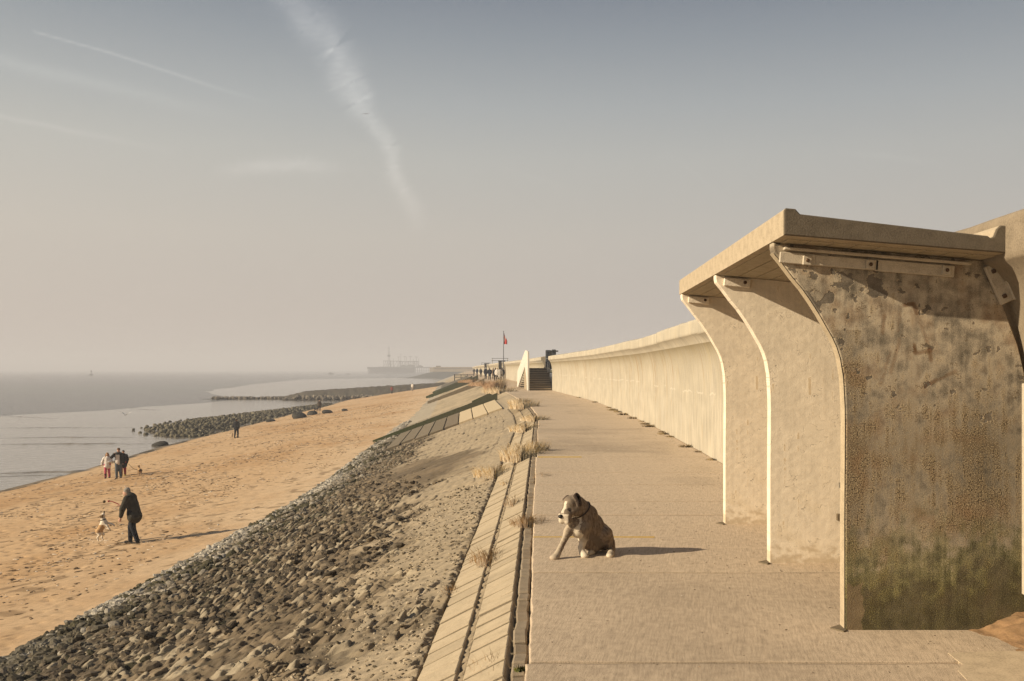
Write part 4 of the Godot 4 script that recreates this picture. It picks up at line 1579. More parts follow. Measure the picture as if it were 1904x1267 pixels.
func build_stairs() -> void:
	var base := Vector3(-0.62, walk_y(68.8), -68.8)
	var turn := 0.09
	var o := thing("steps", "weathered concrete steps over the sea wall beside a white stepped parapet", "steps", base, turn)
	for k in 10:
		var sh := Shape.new()
		var h := 0.17 * (k + 1)
		sh.box(Vector3(0, h / 2.0 - 0.03, -0.14 - k * 0.28), Vector3(1.72, h - 0.05, 0.276))
		var st := put("step", sh.done(), M.worn, o)
		var no := Shape.new()
		no.box(Vector3(0, h - 0.028, -0.135 - k * 0.28), Vector3(1.74, 0.05, 0.32), 0.008)
		put("tread", no.done(), M.nosing, st)
	var la := Shape.new()
	la.box(Vector3(0, 0.84, -4.2), Vector3(1.74, 1.7, 2.7), 0.01)
	put("landing", la.done(), M.nosing, o)
	# white parapet along the seaward side, stepped underneath where the second flight goes down
	var p := [Vector3(0, 0, 0.25), Vector3(0, 2.88, 0.25), Vector3(0, 3.0, -0.6), Vector3(0, 3.08, -3.0), Vector3(0, 1.4, -14.0), Vector3(0, -0.02, -14.3), Vector3(0, -0.02, -12.6)]
	for k in 9:
		p.append(Vector3(0, 0.06 + 0.19 * k, -12.4 + k * 1.02))
		p.append(Vector3(0, 0.06 + 0.19 * (k + 1), -12.4 + k * 1.02 + 0.22))
	p.append_array([Vector3(0, 1.75, -3.4), Vector3(0, 1.0, -1.7), Vector3(0, 0.0, -0.9)])
	var sh := Shape.new()
	for k in p.size():
		p[k] += Vector3(-0.95, 0, 0)
	sh.prism(p, Vector3(0.10, 0, 0), 0.0)
	var pa := put("parapet", sh.done(), M.white_paint, o)
	for k in 22:  # boards cast into the parapet
		var z := -0.1 - k * 0.55
		var top := (3.06 if z > -3.0 else lerpf(3.06, 1.42, (-z - 3.0) / 11.0)) - 0.1
		var low := 0.1 if z > -0.8 else (2.0 if z > -4.0 else lerpf(1.95, 0.25, clampf((-z - 3.4) / 9.0, 0, 1)) + 0.12)
		if top - low < 0.1:
			continue
		var st := Shape.new()
		st.box(Vector3(-0.957, (top + low) / 2.0, z), Vector3(0.02, top - low, 0.50), 0.006)
		put("board", st.done(), M.white_paint, pa)
	for k in 9:
		var d := Shape.new()
		d.box(Vector3(0.05, 0.10 + 0.19 * k, -12.4 + k * 1.0 + 0.5), Vector3(1.8, 0.10, 1.02), 0.01)
		put("step", d.done(), M.worn, o)
	# looped white handrails at the head of the steps
	for x in [0.74, 0.92]:
		var r := Shape.new()
		var pts := []
		for k in 25:
			var t := TAU * k / 24.0
			pts.append(Vector3(x, 1.75 + 0.36 * clampf(sin(t) * 1.5, -1, 1), -2.0 + 0.32 * clampf(cos(t) * 1.5, -1, 1)))
		r.tube(pts, 0.03, 6)
		put("handrail", r.done(), M.rail, o)
	# dark steel gate leaves folded back in the opening, and a black post
	for k in 2:
		var g := thing("gate_leaf", ["tall grey steel gate leaf left of the pair above the steps", "tall grey steel gate leaf right of the pair above the steps"][k], "gate", Vector3([-0.02, .42][k], walk_y(72) + 1.7, -73.0 - k * 0.3), 0.1)
		var a := Shape.new()
		a.box(Vector3(0, 0.72, 0), Vector3(0.46 - k * 0.1, 1.42 + k * 0.1, 0.12), 0.05)
		put("leaf", a.done(), M.grey_steel, g)
		for y in [0.28, 0.75, 1.25]:
			var c := Shape.new()
			c.box(Vector3(0, y, 0.075), Vector3(0.36 - k * 0.1, 0.035, 0.03), 0.006)
			put("rib", c.done(), M.rail if y == 0.75 else M.dark, g)
	var post := thing("gate_post", "black iron post and arm at the end of the sea wall above the steps", "post", Vector3(0.18, walk_y(70) + 1.6, -70.6))
	var ps := Shape.new()
	ps.box(Vector3(0, 0.72, 0), Vector3(0.16, 1.45, 0.16), 0.02)
	put("shaft", ps.done(), M.dark, post)
	var ar := Shape.new()
	ar.box(Vector3(0.26, 1.40, -0.05), Vector3(0.62, 0.10, 0.08), 0.02)
	put("arm", ar.done(), M.dark, post)


# ---------------------------------------------------------------- beams, groynes, far shore

func build_far_shore() -> void:
	# beams across the slope: [distance, s from, s to, height, label]
	var beams := [[59.1, .8, 8.9, .46, "long dark concrete beam down the slope between rows of slabs"], [66.8, .9, 2.3, .34, "short dark beam at the top of the slope just past the longest beam"], [105.0, .1, 6.6, .55, "second long beam down the slope, near the brown bush"], [130.0, .0, 7.4, .75, "third dark beam down the slope, edging the black asphalt bay"], [152.0, .2, 6.8, .5, "farthest low beam down the slope below the railing"]]
	for q in beams:
		var o := thing("slope_beam", q[4], "beam", slope_point(q[0], q[1]), 0.0, "beams down the stone slope")
		var sh := Shape.new()
		var n := 12
		var along := []
		for k in n + 1:
			var t := k / float(n)
			var s: float = lerpf(q[1], q[2], t)
			along.append([slope_point(q[0] + 0.10 * (s - q[1]), s), q[3] * (1.0 - 0.45 * t)])
		var w: float = 0.16 + q[0] * 0.0006
		for k in n:
			var a: Vector3 = along[k][0] - o.position
			var b: Vector3 = along[k + 1][0] - o.position
			var ha: float = along[k][1]
			var hb: float = along[k + 1][1]
			sh.col = Color(1, 1, 1).lerp(Color(.75, .95, .45), clampf(k / float(n) * 1.3 - 0.3, 0, 1))
			for f in [[Vector3(0, ha, w), Vector3(0, hb, w), Vector3(0, hb, -w), Vector3(0, ha, -w), 0], [Vector3(0, -.3, w), Vector3(0, -.3, w), Vector3(0, hb, w), Vector3(0, ha, w), 1], [Vector3(0, -.3, -w), Vector3(0, -.3, -w), Vector3(0, hb, -w), Vector3(0, ha, -w), 2]]:
				if f[4] == 0:
					sh.face([a + f[0], b + f[1], b + f[2], a + f[3]], (a + b) / 2.0)
				else:
					sh.face([a + f[0], b + f[1], b + f[2], a + f[3]], (a + b) / 2.0 + Vector3(0, 0.1, 0))
		sh.col = Color.WHITE
		for k in [0, n]:
			var a: Vector3 = along[k][0] - o.position
			sh.face([a + Vector3(0, -.3, w), a + Vector3(0, along[k][1], w), a + Vector3(0, along[k][1], -w), a + Vector3(0, -.3, -w)], (along[n / 2][0] as Vector3) - o.position)
		put("beam", sh.done(), M.algae if q[0] < 100 or q[0] > 120 else M.worn, o)
	# the dark breakwater: a bank of stone from the slope out into the water
	var crest := [[-16, -1.0], [-23, -1.36], [-38, -2.2], [-50.6, -3.0], [-55.5, -3.35], [-58, -4.0], [-61, -4.75], [-70, -4.95], [-79, -5.12]]
	var rough := noise(111, 0.7, 3)
	var f := func(i: int, j: int) -> Array:
		var x := lerpf(-16, -79, i / 150.0)
		var top := -1.0
		for k in crest.size() - 1:
			if x <= crest[k][0] and x >= crest[k + 1][0]:
				top = lerpf(crest[k][1], crest[k + 1][1], (x - crest[k][0]) / (crest[k + 1][0] - crest[k][0]))
		var q := (j - 8) / 8.0
		var half := 1.2 + (top + 5.6) * 1.75
		var y := lerpf(top, -5.7, clampf((absf(q) - 0.12) / 0.88, 0, 1)) + rough.get_noise_2d(x, q * half) * 0.22
		var c := Color(.085, .073, .055) * (1.0 + rough.get_noise_2d(x * 3.0, q * 19.0) * 0.4)
		return [Vector3(x, y, -209.0 + q * half - (x + 40.0) * 0.03), c]
	var bw := thing("breakwater", "long dark stone breakwater running from the slope into the water", "breakwater", Vector3(-40, -3, -209))
	put("bank", sheet(151, 17, f), M.stone, bw, -bw.position)
	stones_on(bw, 260, func(r: RandomNumberGenerator) -> Array:
		var t := r.randf()
		var x := lerpf(-26, -76, t)
		var low := -5.0 + maxf(0, (x + 56.0) * 0.022) + r.randf_range(0, 0.5)
		return [Vector3(x, minf(low, -4.9) + (0.55 if x > -56 else 0.0) * r.randf(), -209.0 + (x + 40.0) * -0.03 + (r.randf_range(5.0, 9.0) if x > -58.0 else r.randf_range(-1.5, 2.2))), r.randf_range(0.25, 0.6)], Color(.16, .135, .10), 600)
	# low field of weedy boulders in the shallows
	var fieldy := thing("rock_groyne", "low broad groyne of brown weedy boulders lying at the water's edge", "rock groyne", Vector3(-40, SEA, -115))
	stones_on(fieldy, 300, func(r: RandomNumberGenerator) -> Array:
		var t := pow(r.randf(), 0.8)
		var d := lerpf(91, 172, t)
		var x0 := ip([[90, -37.2], [96, -42.5], [102, -45.5], [118, -47.6], [136, -45.6], [172, -42.3]], d)
		var x1 := ip([[90, -34.6], [118, -36.0], [136, -38.4], [172, -40.4]], d)
		var u := clampf(r.randfn(0.5, 0.27), -0.1, 1.08)
		var swell := 0.62 * maxf(0.0, 1.0 - pow(absf(u - 0.5) * 2.0, 2.0)) * minf(1.0, t * 8.0 + 0.3) * (1.0 - 0.5 * t)
		return [Vector3(lerpf(x0, x1, u), SEA + 0.02 + swell * r.randf_range(0.3, 1.1), -d), r.randf_range(0.12, 0.33)], Color(.125, .108, .07), 2600)
	# distant headland: stone slope, sea wall and a paler wall behind it
	var hd := func(i: int, j: int) -> Array:
		var x := lerpf(-52, -116, i / 60.0)
		var t := j / 10.0
		var top := -0.4 - 4.6 * smoothstep(-86.0, -112.0, x) 
		return [Vector3(x - t * 2.0, lerpf(top, -5.6, t), -702.0 + t * (12.0 - 6.0 * smoothstep(-90, -112, x)) + absf(x + 56.0) * 0.02), Color(.085, .08, .07)]
	structure("headland", sheet(61, 11, hd), M.skin, "far dark stone slope of the headland")
	var w1 := thing("far_wall", "pale far sea wall on the headland, facing the walk", "sea wall", Vector3(-72, -0.5, -705))
	var s1 := Shape.new()
	s1.box(Vector3(0, 1.9, 0), Vector3(34, 3.8, 2.0), 0.2)
	s1.box(Vector3(0, 3.5, 1.1), Vector3(34.2, 0.8, 0.8), 0.1)
	put("face", s1.done(), M.roof, w1)
	var w2 := thing("far_wall", "faint farthest stretch of wall joining the headland to the pier", "sea wall", Vector3(-98.5, -1.0, -800))
	var s2 := Shape.new()
	s2.box(Vector3(0, 2.2, 0), Vector3(11, 4.0, 3.0), 0.2)
	put("face", s2.done(), M.roof, w2)
	var hb := Shape.new()
	hb.box(Vector3(2, 4.9, 0), Vector3(4, 1.6, 2), 0.1)
	put("hut", hb.done(), M.board, w2)
	build_pier()


func stones_on(o: Node3D, count: int, where: Callable, c: Color, more: int) -> void:
	var r := RandomNumberGenerator.new()
	r.seed = hash(o.name)
	var kinds := [rock_mesh(301, 0.6, 7, 4), rock_mesh(302, 0.7, 7, 4), rock_mesh(303, 0.5, 7, 4)]
	var tones := []
	for k in 4:
		tones.append(grained(c * [0.5, 0.85, 1.15, 1.6][k], 1.5, 2.0, 0.9))
	var all := []
	for n in count + more:
		all.append(where.call(r))
	all.sort_custom(func(a, b): return a[1] / -a[0].z > b[1] / -b[0].z)
	var mm := MultiMesh.new()
	mm.transform_format = MultiMesh.TRANSFORM_3D
	mm.use_colors = true
	mm.mesh = kinds[0]
	mm.instance_count = more
	for n in all.size():
		var size: float = all[n][1]
		var b := Basis.from_euler(Vector3(r.randf_range(-.5, .5), r.randf() * TAU, r.randf_range(-.5, .5))).scaled_local(Vector3(size, size * 0.75, size * 0.9))
		var tone: int = [0, 1, 1, 2, 2, 3][r.randi() % 6]
		if n < count:
			var s := put("stone", kinds[r.randi() % 3], tones[tone], o)
			s.transform = Transform3D(b, all[n][0] - o.position)
		else:
			mm.set_instance_transform(n - count, Transform3D(b, all[n][0] - o.position))
			mm.set_instance_color(n - count, c * [0.5, 0.85, 1.15, 1.6][tone])
	var mi := MultiMeshInstance3D.new()
	mi.name = "small_stones"
	mi.multimesh = mm
	mi.material_override = M.stone
	o.add_child(mi, true)
	mi.set_meta("kind", "stuff")


func build_pier() -> void:
	var o := thing("pier", "long pier with fairground rides and a tall tower fading in the haze", "pier", Vector3(-243, SEA, -1500))
	var m := grained(Color(.06, .058, .055), 6.0, 0.5, 0.9)
	var deck := Shape.new()
	deck.box(Vector3(0, 9.6, 0), Vector3(103, 1.5, 34), 0.1)
	deck.box(Vector3(-4, 10.6, 0), Vector3(60, 0.8, 30), 0.1)
	put("deck", deck.done(), m, o)
	for k in 34:
		var sh := Shape.new()
		var x := -51.0 + k * 3.05
		for z in [-14.0, -7.0, 0.0, 7.0, 14.0]:
			if k > 24 and z != 0.0 and z != 7.0:
				continue
			sh.tube([Vector3(x + z * 0.03, -1, z), Vector3(x + z * 0.03, 9.0, z)], 0.42 if k < 24 else 0.3, 5)
			sh.box(Vector3(x + 1.4, 4.6, z), Vector3(3.4, 0.4, 0.3))
		if k < 24:
			sh.box(Vector3(x + 0.6, 7.9, 0), Vector3(3.1, 2.0, 26))
			sh.box(Vector3(x + 0.6, 4.4, -8), Vector3(3.05, 5.4, 4))
		put("pile_row", sh.done(), m, o)
	var tower := Shape.new()
	for q in [[-1.3, -1.3], [1.3, -1.3], [1.3, 1.3], [-1.3, 1.3]]:
		tower.tube([Vector3(-19 + q[0] * 1.5, 10, q[1] * 1.5), Vector3(-19 + q[0] * 0.7, 30, q[1] * 0.7), Vector3(-19 + q[0] * 0.3, 44, q[1] * 0.3)], 0.2, 4)
	for k in 14:
		tower.box(Vector3(-19, 12 + k * 2.2, 0), Vector3(3.4 - k * 0.17, 0.3, 3.4 - k * 0.17))
	tower.box(Vector3(-19, 29, 0), Vector3(4.4, 3.2, 4.4), 0.4)
	put("tower", tower.done(), m, o)
	for q in [[-22, 20.5, 12], [-8, 20.2, 18], [6, 19.3, 16], [18, 19.8, 12], [25, 19.6, 8]]:
		var r := Shape.new()
		r.box(Vector3(q[0], q[1], 0), Vector3(q[2], 1.0, 6))
		for x in [-0.45, -0.15, 0.15, 0.45]:
			r.tube([Vector3(q[0] + x * q[2], 10, 1), Vector3(q[0] + x * q[2], q[1], 1)], 0.3, 4)
			r.tube([Vector3(q[0] + x * q[2], 10.5, 1), Vector3(q[0] + (x + 0.28) * q[2], q[1], 1)], 0.22, 4)
		put("ride", r.done(), m, o)
	for q in [[-3, 27, 4], [0.5, 33, 0], [7, 27.5, 4], [9.5, 27.5, 0], [16, 27.5, 5], [21, 24, 0], [26, 27, 5], [30, 25, 0], [-12, 25, 0]]:
		var r := Shape.new()
		r.tube([Vector3(q[0], 10, 0), Vector3(q[0], q[1], 0)], 0.3, 4)
		if q[2] > 0:
			r.box(Vector3(q[0], q[1], 0), Vector3(q[2], 0.7, 2))
		put("mast", r.done(), m, o)
	for q in [[5, 12.5, 9, 3], [17, 13, 12, 4.5], [32, 12, 9, 2.6]]:
		var r := Shape.new()
		r.prism([Vector3(q[0] - q[2] / 2.0, 10.3, -4), Vector3(q[0] - q[2] / 2.0, q[1], -4), Vector3(q[0], q[1] + 1.6, -4), Vector3(q[0] + q[2] / 2.0, q[1], -4), Vector3(q[0] + q[2] / 2.0, 10.3, -4)], Vector3(0, 0, 9))
		put("kiosk", r.done(), m, o)


# ---------------------------------------------------------------- boulders on the sand

func build_rocks() -> void:
	var list := [[-34.4, -81.0, .62, "rounded dark boulder alone in the shallows, nearest the couple"], [-31.0, -113.7, .95, "largest black weedy boulder on the sand below the walker with a dog"], [-28.7, -118.6, .62, "black weedy boulder on dry sand, one of the pair farthest right"], [-31.0, -119.8, .75, "low black boulder between two larger ones on the sand"], [-34.2, -112.5, .45, "small dark boulder at the right end of the rock groyne"], [-26.6, -119.2, .42, "flat dark stone farthest right in the line of boulders on sand"]]
	for k in list.size():
		var q: Array = list[k]
		var y := sand_y(-q[1], q[0]) if k > 0 else SEA
		var o := put("boulder", rock_mesh(400 + k, 0.45, 12, 8, true), grained(Color(.035, .030, .022), 0.8, 2.5, 0.85))
		o.position = Vector3(q[0], y + q[2] * 0.16, q[1])
		o.rotation = Vector3(0.1, k * 1.7, 0.1)
		o.scale = Vector3(q[2] * 1.3, q[2] * 0.62, q[2])
		tag(o, q[3], "boulder", "dark boulders at the edge of the sand")


# ---------------------------------------------------------------- grass, weeds and shrubs

func tuft(seed_: int, blades: int, spread: float, high: float, droop: float, c0: Color, c1: Color, width: float, stems := false) -> ArrayMesh:
	var r := RandomNumberGenerator.new()
	r.seed = seed_
	var P := PackedVector3Array()
	var N := PackedVector3Array()
	var C := PackedColorArray()
	var I := PackedInt32Array()
	for n in blades:
		var az := r.randf() * TAU
		var rad := sqrt(r.randf()) * spread
		var p := Vector3(cos(az) * rad, 0, sin(az) * rad)
		var lean := Vector3(cos(az), 0, sin(az)) * r.randf_range(0.1, 0.9) * droop + Vector3(r.randfn(0, 0.25), 0, r.randfn(0, 0.25))
		var up := high * r.randf_range(0.45, 1.0) * (1.0 - 0.35 * rad / spread)
		var side := Vector3(-sin(az + r.randfn(0, 0.8)), 0, cos(az)).normalized() * width
		var c := c0.lerp(c1, r.randf()) * r.randf_range(0.75, 1.2)
		var first := P.size()
		for k in 4:
			var t := k / 3.0
			var q := p + Vector3(0, up * (t - 0.25 * t * t * droop), 0) + lean * up * t * t
			if stems:
				q += Vector3(r.randfn(0, 0.05), r.randfn(0, 0.03), r.randfn(0, 0.05)) * high * t
			var w := side * (1.0 - t * 0.85)
			P.append(q - w)
			P.append(q + w)
			for e in 2:
				N.append((side.cross(Vector3.UP).normalized() * (1.0 if side.cross(Vector3.UP).x < 0.0 else -1.0) + Vector3.UP * 0.5).normalized())
				C.append(c)
		for k in 3:
			var a := first + k * 2
			I.append_array([a, a + 1, a + 2, a + 2, a + 1, a + 3])
	var arrays := []
	arrays.resize(Mesh.ARRAY_MAX)
	arrays[Mesh.ARRAY_VERTEX] = P
	arrays[Mesh.ARRAY_NORMAL] = N
	arrays[Mesh.ARRAY_COLOR] = C
	arrays[Mesh.ARRAY_INDEX] = I
	var m := ArrayMesh.new()
	m.add_surface_from_arrays(Mesh.PRIMITIVE_TRIANGLES, arrays)
	return m


func build_plants() -> void:
	var straw0 := Color(.54, .44, .30)
	var straw1 := Color(.72, .62, .46)
	var dead0 := Color(.27, .185, .115)
	var dead1 := Color(.48, .36, .24)
	var spots := [
		# name, label, category, d, s, [seed, blades, spread, height, droop, colours, width, stems], group
		["grass_tuft", "largest pale dry grass tuft on the edge of the walk above the blocks", 17.9, .30, [1, 520, .42, .56, .55, 0, .006, false]],
		["grass_tuft", "broad low pale grass clump lower down the slope beside the largest tuft", 17.2, .78, [2, 420, .42, .36, .8, 0, .006, false]],
		["grass_tuft", "pale grass spilling onto the walk between largest tuft and the paving", 18.6, .02, [3, 260, .28, .40, .7, 0, .006, false]],
		["grass_tuft", "dry grass clump on the kerb beyond the largest tuft", 26.6, .35, [4, 300, .5, .42, .8, 0, .009, false]],
		["grass_tuft", "straggling straw grass on the walk's edge beside the pale slabs", 30.0, .1, [5, 260, .5, .36, .9, 0, .010, false]],
		["grass_tuft", "dark based dry grass clump at the bend of the walk", 40.5, .25, [6, 320, .7, .75, .7, 0, .013, false]],
		["grass_tuft", "low straw grass at the top end of the longest beam", 46.0, .2, [7, 220, .6, .5, .9, 0, .014, false]],
		["grass_tuft", "straw grass beside the brown bush near the steps", 66.0, .3, [8, 300, 1.3, .9, .8, 0, .02, false]],
		["grass_tuft", "tall pale stems standing right of the brown bush", 78.0, -.35, [9, 110, .4, 1.5, .25, 0, .022, false]],
		["dead_weed", "matted dead brown weed overhanging the walk's edge left of the dog", 9.9, .06, [10, 260, .20, .20, 1.1, 1, .0035, true]],
		["dead_weed", "tangled dead weed in the crack between the block rows", 8.75, .42, [11, 240, .20, .24, 1.0, 1, .0032, true]],
		["dead_weed", "thin brown stems growing out of the upper block row", 11.9, .27, [12, 70, .14, .26, .9, 1, .0035, true]],
		["dead_weed", "small dry weed lying on the paving edge beyond the dog", 14.2, -.12, [13, 90, .16, .14, 1.2, 1, .004, true]],
		["dead_weed", "wiry dead stems trailing over the nearest blocks", 5.35, .20, [14, 46, .16, .13, 1.5, 1, .0016, true]],
		["dead_weed", "dry runners across the lower edge of the block rows", 8.1, .66, [15, 80, .16, .09, 1.3, 1, .0028, true]],
		["dead_weed", "withered sprig in the lower block row below the grass", 14.9, .48, [16, 80, .12, .13, 1.0, 0, .004, true]],
		["green_weed", "small green weed growing in the crack of the nearest blocks", 5.12, .40, [17, 60, .045, .12, .7, 2, .005, false]],
		["green_weed", "yellow green weed in the kerb joint at the walk's edge", 5.12, .04, [18, 60, .035, .045, .9, 2, .005, false]],
		["shrub", "brown twiggy bush at the head of the slope in front of the walkers", 74.0, .35, [19, 900, .85, 1.3, .55, 3, .016, true]],
		["shrub", "low brown scrub left of the twiggy bush at the slope top", 98.0, .5, [20, 600, 1.6, .85, .6, 3, .024, true]],
		["shrub", "farthest brown scrub on the slope top beside the railing", 128.0, .7, [21, 600, 2.2, .8, .6, 3, .03, true]],
	]
	for q in spots:
		var g: Array = q[4]
		var c0: Color = [straw0, dead0, Color(.10, .12, .03), Color(.36, .235, .145)][g[5]]
		var c1: Color = [straw1, dead1, Color(.20, .21, .05), Color(.52, .37, .25)][g[5]]
		var o := put(q[0], tuft(g[0], g[1], g[2], g[3], g[4], c0, c1, g[6], g[7]), M.straw)
		o.position = slope_point(q[2], maxf(q[3], 0.0)) + Vector3(-minf(q[3], 0.0), -0.01, 0)
		tag(o, q[1], {"grass_tuft": "grass tuft", "dead_weed": "weed", "green_weed": "weed", "shrub": "shrub"}[q[0]], {"grass_tuft": "dry grass along the walk's edge", "shrub": "scrub at the top of the slope"}.get(q[0], "weeds along the walk's edge"))
	# weeds in the joint at the foot of the wall
	var proto: Node3D
	var rr := RandomNumberGenerator.new()
	rr.seed = 5
	var ds := [16.6, 18.2, 19.4, 22.2, 23.2, 24.0, 26.2, 27.4, 28.8, 30.6, 33.0, 35.0, 36.4, 38.8, 45.0, 52.0]
	for k in ds.size():
		var size: float = [.5, .45, .8, .6, .8, .5, 1.0, .8, .5, .9, 1.1, .9, 1.2, .7, .8, .8][k]
		var p := Vector3(wall_x(ds[k]) - 0.14 * size, walk_y(ds[k]), -ds[k])
		var label: String = "dry weed at the sea wall's foot, %s counting from the shelter" % ["first", "second", "third", "fourth", "fifth", "sixth", "seventh", "eighth", "ninth", "tenth", "eleventh", "twelfth", "thirteenth", "fourteenth", "fifteenth", "last"][k]
		if k == 0:
			proto = put("wall_weed", tuft(40, 110, .22, .13, 1.1, Color(.20, .15, .07), Color(.42, .33, .17), .008, true), M.straw)
			proto.position = p
			tag(proto, "nearest dry weed at the wall's foot, just beyond the shelter", "weed", "weeds at the foot of the sea wall")
			proto.scale = Vector3.ONE * size
		else:
			dup(proto, "wall_weed", label, p, rr.randf() * TAU, size)


# ---------------------------------------------------------------- things on the front

func build_sea_front_things() -> void:
	# flag pole with its limp flag
	var pole := thing("flag_pole", "slim grey flag pole standing at the end of the sea wall", "flag pole", Vector3(-7.0, 2.4, -142))
	var sh := Shape.new()
	sh.tube([Vector3(0, -1.0, 0), Vector3(0, 5.1, 0)], 0.07, 6, 0.04)
	put("shaft", sh.done(), M.grey_steel, pole)
	var cap := Shape.new()
	cap.ball(Vector3(0, 5.13, 0), Vector3.ONE * 0.08, 6, 4)
	put("finial", cap.done(), M.grey_steel, pole)
	var f := func(i: int, j: int) -> Array:
		var u := i / 12.0
		var v := j / 14.0
		var wide := 0.52 * (0.16 + 0.84 * smoothstep(0.0, 0.75, v))
		var p := Vector3(0.06 + u * wide, 4.9 - 1.75 * v - u * 0.12 * (1.0 - v), sin(u * 9.0 + v * 2.0) * 0.16 * u)
		var band := absf(u * 0.8 + v * 1.4 - 1.05)
		var c := Color(.62, .52, .45) if (band < 0.13 or absf(v - 0.62 + u * 0.3) < 0.06) else Color(.52, .045, .035)
		if v < 0.22:
			c = Color(.16, .03, .04)
		return [p, c]
	var flag := put("flag", sheet(13, 15, f, Vector3(0, 0, 1)), M.tinted)
	flag.position = pole.position
	tag(flag, "limp red and white flag hanging from the pole", "flag")
	# slipway railing
	var rl := thing("railing", "dark metal railing at the head of the slope far along the walk", "railing", slope_point(203, 2.6) + Vector3(0, 0.25, 0))
	for k in 4:
		var p := Shape.new()
		p.tube([Vector3(k * 1.42, -0.6, 0), Vector3(k * 1.42, 1.15, 0)], 0.07 if k else 0.11, 5)
		put("post", p.done(), M.dark, rl)
	for y in [0.45, 0.8, 1.12]:
		var r := Shape.new()
		r.tube([Vector3(-0.1, y, 0), Vector3(4.4, y, 0)], 0.06, 5)
		put("rail", r.done(), M.dark, rl)
	# gantries over gateways in the wall
	for k in 2:
		var q: Array = [[Vector3(-12.6, 0.15, -205), 3.4, 4.0, "white goal shaped gantry beyond the flag pole, nearer of the two"], [Vector3(-21.2, 0.15, -290), 2.6, 3.6, "farther, smaller goal shaped gantry past the walkers"]][k]
		var g := thing("gantry", q[3], "gantry", q[0], 0.0, "gantries over the walk")
		for x in [0.0, q[1]]:
			var p := Shape.new()
			p.box(Vector3(x, q[2] / 2.0, 0), Vector3(0.14, q[2], 0.14), 0.01)
			put("post", p.done(), M.rail, g)
		for y in [q[2] - 0.06, q[2] - 0.55]:
			var b := Shape.new()
			b.box(Vector3(q[1] / 2.0, y, 0.09), Vector3(q[1] + 0.3, 0.09, 0.06), 0.01)
			put("beam", b.done(), M.grey_steel, g)
	# gate posts at the ends of the wall lengths
	for k in 2:
		var q: Array = [[Vector3(-7.1, 0.15, -140.6), "dark steel flood gate folded against the wall end by the flag pole"], [Vector3(-13.4, 0.15, -199.5), "dark steel flood gate at the far wall end behind the walkers"]][k]
		var g := thing("flood_gate", q[1], "flood gate", q[0])
		var p := Shape.new()
		p.box(Vector3(-0.35, 1.35, 0), Vector3(0.5, 2.7, 0.25), 0.05)
		put("leaf", p.done(), M.dark, g)
		var t := Shape.new()
		t.box(Vector3(-0.1, 2.74, 0), Vector3(1.1, 0.14, 0.3), 0.03)
		put("top_bar", t.done(), M.dark, g)
	# sea mark and far boats
	var mk := thing("sea_mark", "small dark sea mark standing far out on the water", "sea mark", Vector3(-501, SEA, -1000))
	var m1 := Shape.new()
	m1.prism([Vector3(-2.2, 0, 0), Vector3(2.2, 0, 0), Vector3(0.9, 1.6, 0), Vector3(-0.9, 1.6, 0)], Vector3(0, 0, -2))
	put("base", m1.done(), M.dark, mk)
	var m2 := Shape.new()
	m2.tube([Vector3(0, 1.5, -1), Vector3(0, 6.2, -1)], 0.35, 6, 0.2)
	m2.box(Vector3(0, 4.6, -1), Vector3(1.1, 1.4, 1.1), 0.1)
	put("mast", m2.done(), M.dark, mk)
	for k in 2:
		var b := thing("boat", ["low dark boat moored far off, longer of the two left of the pier", "tiny boat moored far off between the longer boat and the pier"][k], "boat", Vector3([-286, -268][k], SEA, [-1200, -1220][k]), 0.0, "boats moored off the beach")
		var h := Shape.new()
		var s: float = [1.0, .6][k]
		h.prism([Vector3(-3.6 * s, 1.3 * s, 0), Vector3(-3.0 * s, -0.2, 0), Vector3(2.8 * s, -0.2, 0), Vector3(4.2 * s, 1.6 * s, 0)], Vector3(0, 0, -2.2 * s), 0.1)
		put("hull", h.done(), M.dark, b)
		var c := Shape.new()
		c.box(Vector3(-0.5 * s, 2.0 * s, -1.1 * s), Vector3(2.2 * s, 1.5 * s, 1.5 * s), 0.1)
		put("cabin", c.done(), M.grey_steel, b)
	# gulls
	for k in 2:
		var q: Array = [[Vector3(-53.0, -4.1, -114.5), 1.0, "white gull flying low over the shallow water", 0.9], [Vector3(-16.0, 24.0, -80.0), 0.4, "tiny dark gull high in the sky under the vapour trail", 0.15]][k]
		var b := thing("gull", q[2], "gull", q[0], 1.5)
		b.scale = Vector3.ONE * q[1]
		var col := Color(.62, .60, .56) if k == 0 else Color(.16, .14, .12)
		var bones := [[Vector3(-.22, 0, 0), Vector3(.12, .01, 0), .035, .055], [Vector3(.12, .01, 0), Vector3(.24, .04, 0), .045, .035], [Vector3(.24, .04, 0), Vector3(.32, .03, 0), .03, .01], [Vector3(-.2, 0, 0), Vector3(-.36, .0, 0), .04, .02]]
		put("body", body(bones, 0.03, 0.03, func(_p, _n): return col), M.tinted, b)
		for s in [-1.0, 1.0]:
			var w := Shape.new()
			w.col = col
			var up: float = q[3]
			var sp := [Vector3(.10, .04, .04 * s), Vector3(.12, .04 + .34 * up, .42 * s), Vector3(-.08, .04 + .42 * up, .85 * s), Vector3(-.10, .02 + .30 * up, .42 * s), Vector3(-.10, .04, .04 * s)]
			w.prism(sp, Vector3(0, -0.02, 0.001))
			put("wing", w.done(), M.tinted, b)


# ---------------------------------------------------------------- people and dogs

